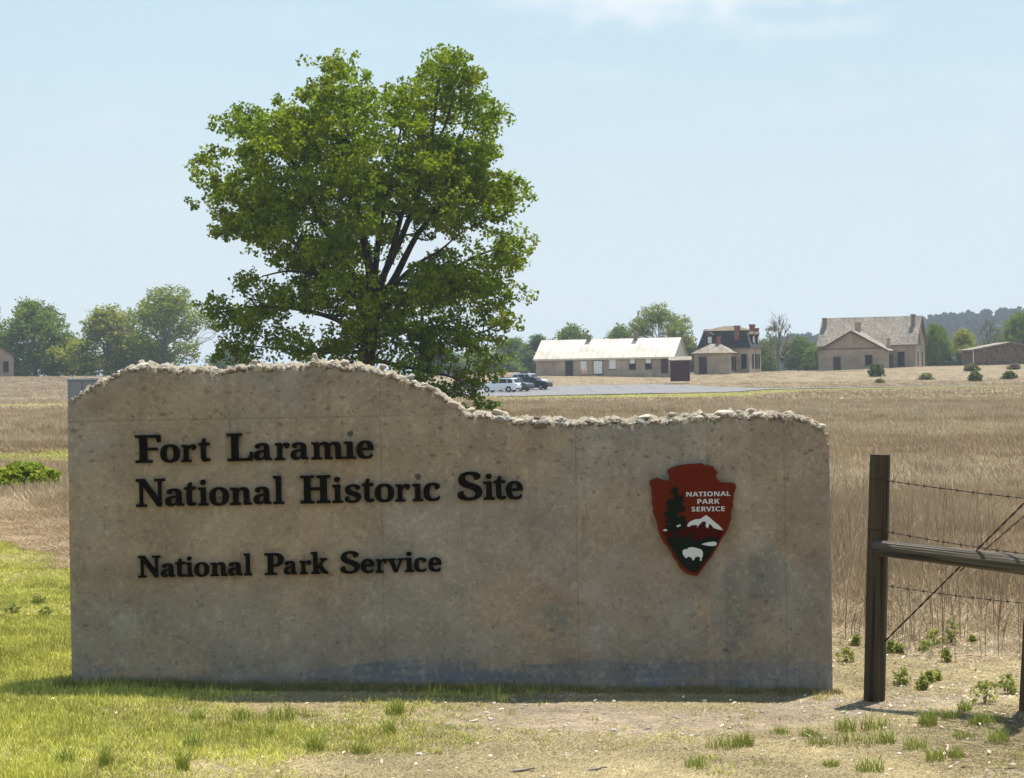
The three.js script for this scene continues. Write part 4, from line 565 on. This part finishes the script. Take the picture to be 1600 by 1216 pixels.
// ---------------------------------------------------------------- vehicles
function car(px, py, d, yaw, color, label, o = {}) {
  const p = at(px, py, d), gy = ground(p.x, -d) + 0.07, T = thing('parked_car', label, 'car', [p.x, gy, -d], yaw, 'cars parked in the lot');
  const paint = new THREE.MeshPhysicalMaterial({ color: rgb(...color), roughness: 0.35, metalness: 0.1, clearcoat: 0.5, clearcoatRoughness: 0.08 }), gl = M.glass, tyre = std([0.012, 0.012, 0.012], 0.9), rim = std([0.45, 0.45, 0.46], 0.3, { metalness: 0.7 }), ch = std([0.02, 0.02, 0.02], 0.6);
  const L = o.L ?? 4.75, Wd = 1.88, H = o.H ?? 1.72, belt = 1.02, hl = L / 2, wb = 1.4, wr = 0.36;
  const s = new THREE.Shape(); s.moveTo(-hl + 0.05, 0.36); s.lineTo(-wb - 0.42, 0.3); s.absarc(-wb, wr, 0.42, Math.PI, 0, true); s.lineTo(wb - 0.42, 0.28); s.absarc(wb, wr, 0.42, Math.PI, 0, true); s.lineTo(hl - 0.08, 0.36); s.quadraticCurveTo(hl + 0.02, 0.6, hl - 0.06, 0.85); s.quadraticCurveTo(hl - 0.3, 1.0, hl - 1.25, belt + 0.03); s.lineTo(-hl + 0.12, belt + 0.06); s.quadraticCurveTo(-hl - 0.03, 0.8, -hl + 0.05, 0.36);
  const b = new THREE.ExtrudeGeometry(s, { depth: Wd - 0.16, bevelEnabled: true, bevelSize: 0.05, bevelThickness: 0.08, bevelSegments: 3, curveSegments: 10 }); b.translate(0, 0, -(Wd - 0.16) / 2); part('body', toCreasedNormals(b, 0.5), paint, T);
  const taper = g => { const q = g.attributes.position; for (let i = 0; i < q.count; i++) { const y = q.getY(i); if (y > belt) q.setZ(i, q.getZ(i) * (1 - 0.26 * (y - belt))); } g.computeVertexNormals(); return g; };
  const cab = [[-hl + 0.12, belt], [-hl + 0.42, H - 0.1], [-hl + 0.8, H], [0.25, H], [0.62, H - 0.08], [hl - 1.22, belt]]; const cg = poly(cab, Wd - 0.16, 0.04); cg.translate(0, 0, -(Wd - 0.16) / 2); part('cabin', toCreasedNormals(taper(cg), 0.5), paint, T);
  const win = (pts, n) => { const g = poly(pts, Wd - 0.06); g.translate(0, 0, -(Wd - 0.06) / 2); part(n, taper(g), gl, T); };
  win([[-hl + 0.42, belt + 0.07], [-hl + 0.6, H - 0.16], [-hl + 1.12, H - 0.12], [-hl + 1.12, belt + 0.07]], 'side_window'); win([[-hl + 1.2, belt + 0.07], [-hl + 1.2, H - 0.12], [-0.2, H - 0.1], [-0.2, belt + 0.07]], 'side_window'); win([[-0.12, belt + 0.07], [-0.12, H - 0.1], [0.3, H - 0.12], [hl - 1.5, belt + 0.07]], 'side_window');
  const panel = (n, x0, y0, x1, y1, w) => { const len = Math.hypot(x1 - x0, y1 - y0), m = part(n, box(len, 0.03, w), gl, T, [(x0 + x1) / 2, (y0 + y1) / 2, 0]); m.rotation.z = Math.atan2(y1 - y0, x1 - x0); };
  panel('windscreen', hl - 1.27, belt + 0.07, 0.68, H - 0.11, Wd - 0.42); panel('rear_window', -hl + 0.16, belt + 0.1, -hl + 0.4, H - 0.14, Wd - 0.42);
  for (const x of [-wb, wb]) for (const z of [-1, 1]) { const w = part('wheel', new THREE.TorusGeometry(wr - 0.1, 0.1, 10, 24).scale(1, 1, 1.15), tyre, T, [x, wr, z * (Wd / 2 - 0.12)]); part('rim', new THREE.CylinderGeometry(0.24, 0.24, 0.12, 18).rotateX(Math.PI / 2), rim, w); }
  for (const z of [-1, 1]) { part('headlight', new RoundedBoxGeometry(0.14, 0.14, 0.36, 2, 0.03), M.white, T, [hl - 0.09, 0.78, z * 0.66]); part('tail_light', new RoundedBoxGeometry(0.1, 0.2, 0.3, 2, 0.03), std([0.3, 0.01, 0.01], 0.3), T, [-hl + 0.03, 0.9, z * 0.7]); part('mirror', new RoundedBoxGeometry(0.12, 0.14, 0.2, 2, 0.03), paint, T, [hl - 1.5, belt + 0.12, z * (Wd / 2 + 0.06)]); }
  part('bumper', box(0.12, 0.2, Wd - 0.2, hl - 0.02, 0.42, 0), ch, T); part('bumper', box(0.12, 0.2, Wd - 0.2, -hl + 0.04, 0.44, 0), ch, T); part('grille', box(0.05, 0.16, 0.9, hl - 0.03, 0.68, 0), ch, T); part('roof_rail', mergeGeometries([box(1.9, 0.04, 0.05, -0.6, H + 0.03, 0.6), box(1.9, 0.04, 0.05, -0.6, H + 0.03, -0.6)]), ch, T);
  return T;
}
car(782, 614, 238, 2.75, [0.75, 0.76, 0.78], 'white sport utility car parked beside the big tree leaves'); car(803, 613, 244, -0.5, [0.03, 0.045, 0.055], 'dark teal sport utility car parked next to the white one'); car(832, 611, 249, -0.35, [0.008, 0.009, 0.01], 'black wagon parked at the end of the row', { H: 1.6 }); car(826, 608, 256, -0.5, [0.6, 0.62, 0.65], 'silver car parked behind the black wagon', { H: 1.78 });
{ // utility cart near the large house
  const p = gAt(1485, 312), T = thing('utility_cart', 'small dark green utility cart by the large house', 'cart', [p.x, p.y, p.z], 0.5); const gr = std([0.02, 0.05, 0.035], 0.5), bk = std([0.015, 0.015, 0.015], 0.8); 
  part('body', new RoundedBoxGeometry(2.3, 0.55, 1.2, 2, 0.08).translate(0, 0.62, 0), gr, T); part('roof', new RoundedBoxGeometry(1.2, 0.08, 1.2, 2, 0.03).translate(0.1, 1.85, 0), gr, T); part('seat', new RoundedBoxGeometry(0.5, 0.5, 1.0, 2, 0.06).translate(-0.1, 1.05, 0), bk, T); part('windscreen', box(0.04, 0.7, 1.05, 0.72, 1.3, 0), M.white, T);
  for (const x of [-0.4, 0.66]) for (const z of [-0.52, 0.52]) part('roof_post', box(0.05, 1.0, 0.05, x, 1.36, z), bk, T); for (const x of [-0.75, 0.8]) for (const z of [-0.55, 0.55]) part('wheel', new THREE.TorusGeometry(0.2, 0.1, 8, 16), bk, T, [x, 0.3, z]);
}
// ---------------------------------------------------------------- shrubs and weeds
function leafyPlant(name, label, cat, pos, w, h, n, leaf, tint, seed, group, stems = 7) {
  const r = rng(seed), T = thing(name, label, cat, [pos.x, pos.y, pos.z], 0, group), cl = [], st = [];
  for (let i = 0; i < n; i++) { const a = r() * 6.28, q = Math.sqrt(r()), y = r(), env = Math.sqrt(Math.max(0.05, 1 - (y * 0.95) ** 2)) * (0.75 + 0.5 * vn(Math.cos(a) * 2 + seed, y * 3)); cl.push([Math.cos(a) * q * w / 2 * env, h * (0.06 + 0.9 * y), Math.sin(a) * q * w / 2 * env, leaf * 0.9, 7, r() - 0.4]); }
  for (let i = 0; i < stems; i++) { const a = r() * 6.28, x = Math.cos(a) * w * 0.3 * r(), z = Math.sin(a) * w * 0.3 * r(); st.push(tube([[x * 0.15, -0.05 * h, z * 0.15], [x * 0.6, h * 0.4, z * 0.6], [x * 1.3, h * (0.6 + 0.3 * r()), z * 1.3]], h * 0.018, h * 0.006, 4)); }
  part('stems', mergeGeometries(st), bark2, T); part('foliage', leafGeo(cl, leaf, tint, r), leafMat, T).userData.kind = 'stuff'; return T;
}
const SH = 'dark shrubs on the bank below the fort houses';
for (const [px, py, w, h, d, tint, lab] of [[1369, 588, 30, 21, 300, [0.10, 0.13, 0.03], 'dark rounded shrub in front of the large house'], [1519, 580, 28, 12, 294, [0.17, 0.16, 0.08], 'grey green shrub at the corner of the stone walled building'], [1524, 596, 20, 17, 286, [0.14, 0.165, 0.03], 'small dark round shrub on the bank below the stone building'], [1577, 593, 25, 13, 286, [0.12, 0.14, 0.035], 'dark low shrub on the bank under the stone wall'], [1585, 577, 18, 9, 292, [0.2, 0.17, 0.1], 'brownish shrub close against the stone wall'], [1375, 599, 12, 6, 292, [0.26, 0.26, 0.08], 'small pale weed clump below the dark rounded shrub'], [1447, 594, 22, 11, 290, [0.25, 0.25, 0.1], 'pale green shrub on the bank below the large house']]) {
  const p = onGround(px, py, 200, 330); leafyPlant('shrub', lab, 'shrub', p, w * -p.z / F * 0.92, h * -p.z / F * 0.88, 150, 0.26, tint, px, SH); }
{ const p = onGround(38, 768, 15, 60); leafyPlant('leafy_bush', 'bright yellow green leafy bush standing in the dry field', 'bush', p, 112 * -p.z / F, 44 * -p.z / F, 420, 0.065, [0.24, 0.30, 0.04], 17); }
const weedSpots = [[1460, 1012, .14, .13, 'leafy'], [1445, 1020, .1, .08, 'leafy'], [1487, 1008, .1, .19, 'leafy'], [1540, 1100, .16, .13, 'leafy'], [1322, 1035, .1, .10, 'leafy'], [1337, 1010, .06, .08, 'leafy'], [1392, 1022, .06, .1, 'leafy'], [1478, 1035, .08, .09, 'leafy'], [1575, 1085, .12, .12, 'leafy'], [1368, 1140, .14, .09, 'tuft'], [1340, 1165, .2, .08, 'tuft'], [1430, 1170, .12, .07, 'tuft'], [1452, 1135, .08, .11, 'tuft'], [1130, 1170, .17, .07, 'tuft'], [1165, 1166, .07, .08, 'tuft'], [1320, 1142, .1, .09, 'tuft'], [1280, 1165, .12, .06, 'tuft'], [1360, 1205, .12, .07, 'tuft'], [440, 1128, .13, .11, 'tuft'], [60, 945, .12, .07, 'leafy'], [20, 960, .1, .08, 'leafy'], [70, 965, .11, .08, 'leafy'], [1560, 1160, .1, .08, 'tuft'], [620, 1115, .06, .08, 'tuft'], [100, 1195, .08, .1, 'tuft'], [165, 1200, .06, .12, 'tuft'], [285, 1205, .06, .12, 'tuft']];
{ const r = rng(611); for (let i = 0; i < 6; i++) weedSpots.push([1395 + 200 * r(), 1000 + 85 * r(), 0.05 + 0.06 * r(), 0.05 + 0.06 * r(), 'leafy']); for (let i = 0; i < 14; i++) weedSpots.push([1080 + 500 * r(), 1110 + 95 * r(), 0.05 + 0.08 * r(), 0.035 + 0.04 * r(), 'tuft']); for (let i = 0; i < 8; i++) weedSpots.push([30 + 600 * r(), 1105 + 100 * r(), 0.05 + 0.05 * r(), 0.06 + 0.05 * r(), 'tuft']); }
const weedG = std([0.30, 0.33, 0.055], 0.8, { side: THREE.DoubleSide });
function bladeSet(n, r, rad, hgt, wid, lean, seg = 3) {           // bundle of curved tapering blades
  const P = [], I = []; for (let i = 0; i < n; i++) { const a = r() * 6.28, q = Math.sqrt(r()) * rad, bx = Math.cos(a) * q, bz = Math.sin(a) * q, la = r() * 6.28, L = lean * (0.3 + r()), h = hgt * (0.45 + 0.75 * r()), ta = r() * 3.14, wx = Math.cos(ta) * wid / 2, wz = Math.sin(ta) * wid / 2, o = P.length / 3;
    for (let k = 0; k < seg; k++) { const t = k / seg, c = t * t * L * h, f = 1 - t * 0.55; const x = bx + Math.cos(la) * c, z = bz + Math.sin(la) * c, y = h * t * (1 - 0.2 * L * t) - 0.004; P.push(x - wx * f, y, z - wz * f, x + wx * f, y, z + wz * f); if (k) { const s = o + k * 2; I.push(s - 2, s - 1, s, s - 1, s + 1, s); } }
    P.push(bx + Math.cos(la) * L * h, h * (1 - 0.2 * L), bz + Math.sin(la) * L * h); const s = o + seg * 2; I.push(s - 2, s - 1, s); }
  const g = new THREE.BufferGeometry(); g.setAttribute('position', new THREE.Float32BufferAttribute(P, 3)); g.setIndex(I); g.computeVertexNormals(); return g;
}
weedSpots.forEach(([px, py, w, h, k], i) => { const p = onGround(px, py, 5, 40), r = rng(900 + i);
  const near = p.x > 1.7 && p.z < -9.6 ? 'in the dry grass beside the fence' : p.x < -1.8 ? 'in the lawn beside the sign wall' : p.x > 0.5 ? 'on the bare ground in front of the fence' : 'in the lawn in front of the sign lettering';
  if (k === 'leafy') leafyPlant('weed', 'small leafy green weed ' + near, 'weed', p, w, h * 0.85, 40, 0.015, [0.29, 0.315, 0.09], 700 + i, 'leafy weeds', 5);
  else { const T = thing('grass_tuft', 'bright green grass tuft ' + near, 'grass tuft', [p.x, p.y, p.z], 0, 'green grass tufts'); part('blades', bladeSet(90, r, w / 2, h, 0.004, 0.6), weedG, T).userData.kind = 'stuff'; } });
// bits of bark and a flat stone lying on the ground
for (const [px, py, l, lab] of [[815, 1206, 0.1, 'flat chip of dark bark lying on the straw coloured grass'], [932, 1204, 0.075, 'short dark twig end lying on the bare ground'], [742, 1129, 0.05, 'pale wood splinter on the bare ground under the lettering']]) { const p = onGround(px, py, 5, 20), T = thing('bark_chip', lab, 'bark chip', [p.x, p.y, p.z], 0.3); part('chip', tube([[-l / 2, 0.004, 0], [-l * 0.15, 0.014, 0.01], [l * 0.2, 0.01, -0.004], [l / 2, 0.02, 0.012]], l * 0.09, l * 0.05, 7, 0.9).scale(1, 0.7, 1.6), l > 0.06 ? M.chim : M.pale, T); }

// ---------------------------------------------------------------- grass and gravel
{
  const r = rng(2024), mat = new THREE.MeshStandardMaterial({ color: 0xffffff, roughness: 0.9, side: THREE.DoubleSide });
  const Mx = new THREE.Matrix4(), q = new THREE.Quaternion(), Y = new THREE.Vector3(0, 1, 0), col = new THREE.Color(), sc = new THREE.Vector3(), ps = new THREE.Vector3();
  const lists = {}; const add = (k, x, z, s, sy, c) => (lists[k] ??= []).push([x, z, s, sy, c, r() * 6.28]);
  const inWall = (x, z) => { const v = new THREE.Vector3(x, 0, z).applyMatrix4(wInv); return v.x > XL - 0.005 && v.x < XR + 0.005 && v.z < 0.004 && v.z > -WT; };
  const view = (x, d, m) => Math.abs(x) < d * 0.262 + m;
  // mown lawn
  for (let i = 0; i < 175000; i++) { const d = 7.4 + 12.2 * r() ** 1.5, x = (r() * 2 - 1) * (d * 0.262 + 0.5); const t = groundTint(x, d); if (t.L < 0.4 || inWall(x, -d)) continue; if (r() < t.bare * 0.93) continue; const back = d > 10.6 && x > -1.6 && x < 1.4; if (back && r() < 0.8) continue;
    const gr = r() < t.green; const v = (0.7 + 0.5 * r()) * (0.62 + 0.72 * fbm(x * 3.1 + 7, d * 3.1, 3)); const c = gr ? [0.47 * v, 0.46 * v, 0.09 * v] : r() < 0.75 ? [0.47 * v, 0.38 * v, 0.2 * v] : [0.33 * v, 0.26 * v, 0.14 * v]; add(gr ? 'g' : 's', x, -d, 0.7 + 0.7 * r(), (gr ? 1 : 0.65) * (0.45 + 0.8 * r() + (r() < 0.06 ? 1.1 : 0)) * (0.45 + 1.1 * t.n), c); }
  // taller fringe at the foot of the wall, posts and along the lawn edge
  for (let i = 0; i < 2600; i++) { const s = r(), v = new THREE.Vector3(mix(XL - 0.06, XR + 0.02, s), 0, 0.008 + 0.13 * r() ** 2).applyMatrix4(signWall.matrixWorld); const gn = r() < 0.75 - 0.4 * s, k = 0.7 + 0.5 * r(); if (r() > 0.9 - 0.5 * s) continue; add('g', v.x, v.z, 0.9, 0.8 + 1.9 * r() ** 2 * (1 - 0.6 * s), gn ? [0.16 * k, 0.165 * k, 0.04 * k] : [0.28 * k, 0.2 * k, 0.1 * k]); }  // blade colours darkened to deepen the wall shadow on this grass
  // tall dry field
  const bands = [[11, 26, 60000, 'f', 1], [24, 60, 60000, 'm', 1.1], [55, 120, 48000, 'm', 1.4], [110, 300, 56000, 'w', 1.5]];
  for (const [d0, d1, n, k, s] of bands) for (let i = 0; i < n; i++) { const d = Math.sqrt(mix(d0 * d0, d1 * d1, r())), x = (r() * 2 - 1) * (d * 0.265 + 0.8); const t = groundTint(x, d); if (t.L > 0.5 || inWall(x, -d) || d > 185 && d > lotNear(x) - 2 && d < lotFar(x) + 2 && x > -24 && x < 56) continue;
    const bank = ss(235, 275, d) * ss(-32, -14, x); if (r() < bank * 0.8) continue; const v = 0.66 + 0.62 * r(), m = r() - 0.5 * (fbm(x * 0.5 + 20, d * 0.5, 3) - 0.5) - 0.25 * bank, pn = t.n2; let c = m < 0.5 ? [0.44, 0.335, 0.212] : m < 0.8 ? [0.55, 0.45, 0.305] : [0.29, 0.2, 0.12]; { const k = ss(0.35, 0.62, pn), hue = [[1.1, 1.1, 1.08], [0.95, 0.89, 0.82]]; c = c.map((a, j) => a * mix(hue[0][j], hue[1][j], k) * v); } if (r() < t.gb * 0.85) c = [0.34 * v, 0.34 * v, 0.06 * v]; const near = ss(16, 11, d); if (near > 0 && r() < 0.06) c = [0.15 * v, 0.16 * v, 0.05 * v];
    add(k, x, -d, s * (0.75 + 0.5 * r()), s * (0.55 + 0.6 * r()) * (0.3 + 1.4 * t.n) * (1 - 0.35 * near) * (1 - 0.6 * t.gb) * (1 - 0.55 * lawnMask(x, d - 3.5)) * (1 - 0.5 * lawnMask(x, d - 1)) * (k === 'w' ? 0.42 * (1 - 0.6 * t.gb) : 1), c); }
  // lone pale stalks near the fence
  for (let i = 0; i < 500; i++) { const d = 11 + 9 * r(), x = 1.5 + 2.6 * r(); if (inWall(x, -d) || groundTint(x, d).L > 0.6) continue; add('k', x, -d, 1, 0.7 + 0.8 * r(), r() < 0.5 ? [0.40, 0.32, 0.22] : [0.24, 0.17, 0.11]); }
  const defs = { g: [bladeSet(16, r, 0.034, 0.030, 0.0034, 1.1), 'lawn_grass', 'short mown green grass of the lawn', 'grass'], s: [bladeSet(18, r, 0.040, 0.022, 0.0030, 2.2), 'straw_grass', 'short mown dry straw coloured grass', 'grass'], f: [bladeSet(20, r, 0.10, 0.27, 0.0030, 0.6, 3), 'near_field_grass', 'tall dry brown grass close behind the fence', 'grass'], m: [bladeSet(26, r, 0.20, 0.17, 0.0075, 0.6, 2), 'field_grass', 'tall dry brown grass across the open field', 'grass'], w: [bladeSet(26, r, 0.6, 0.26, 0.024, 0.5, 1), 'far_field_grass', 'dry grass at the far side of the field', 'grass'], k: [bladeSet(2, r, 0.05, 0.62, 0.005, 0.45, 5), 'dry_stalks', 'lone dry stalks leaning behind the fence', 'grass'] };
  let tot = 0; for (const k in lists) { const L = lists[k], [g, name, lab, cat] = defs[k], im = new THREE.InstancedMesh(g, mat, L.length); L.forEach(([x, z, s, sy, c, a], i) => { Mx.compose(ps.set(x, ground(x, z) - 0.002, z), q.setFromAxisAngle(Y, a), sc.set(s, sy, s)); im.setMatrixAt(i, Mx); im.setColorAt(i, col.setRGB(...c)); }); im.name = name; im.castShadow = im.receiveShadow = true; tag(im, lab, cat, null, 'stuff'); scene.add(im); tot += L.length; }
  // pale gravel bits
  const gr = new THREE.IcosahedronGeometry(1, 0), n = 420, im = new THREE.InstancedMesh(gr, std([1, 1, 1], 0.9), n); let c = 0; while (c < n) { const d = 7.5 + 4.5 * r(), x = (r() * 2 - 1) * d * 0.27; if (inWall(x, -d) || r() > 0.25 + 0.75 * groundTint(x, d).bare) continue; const s = 0.003 + 0.011 * r() ** 3; Mx.compose(ps.set(x, ground(x, -d) + s * 0.3, -d), q.setFromAxisAngle(Y, r() * 6), sc.set(s * 1.4, s * 0.7, s)); im.setMatrixAt(c, Mx); const v = 0.22 + 0.3 * r(); im.setColorAt(c, col.setRGB(v, v * 0.92, v * 0.8)); c++; } im.name = 'gravel'; tag(im, 'pale gravel bits scattered over the bare ground', 'gravel', null, 'stuff'); scene.add(im);
  // fallen pale leaves by the fence
  { const lg = new THREE.BufferGeometry(); lg.setAttribute('position', new THREE.Float32BufferAttribute([-1, 0, 0, 0, 0.25, 0.5, 1, 0.1, 0, 0, 0.3, -0.5], 3)); lg.setIndex([0, 1, 2, 0, 2, 3]); lg.computeVertexNormals(); const n = 900, im = new THREE.InstancedMesh(lg, mat, n), e = new THREE.Euler(); for (let i = 0; i < n; i++) { const d = 7.6 + 5.2 * r(), x = i < 500 ? 1.75 + 1.3 * r() : (r() * 2 - 1) * d * 0.27, s = 0.006 + 0.012 * r(); if (inWall(x, -d)) { i--; continue; } Mx.compose(ps.set(x, ground(x, -d) + 0.012 * r() + 0.004, -d), q.setFromEuler(e.set((r() - 0.5) * 0.9, r() * 6, (r() - 0.5) * 0.9)), sc.set(s, s, s)); im.setMatrixAt(i, Mx); const v = 0.3 + 0.4 * r(); im.setColorAt(i, col.setRGB(v, v * 0.82, v * 0.6)); } im.name = 'leaf_litter'; tag(im, 'pale fallen leaf litter strewn over the dry ground', 'leaf litter', null, 'stuff'); scene.add(im); }
  console.log('grass', tot);
}
scene.traverse(o => { if (o.isMesh) { o.castShadow = true; o.receiveShadow = true; } });
renderer.render(scene, camera);
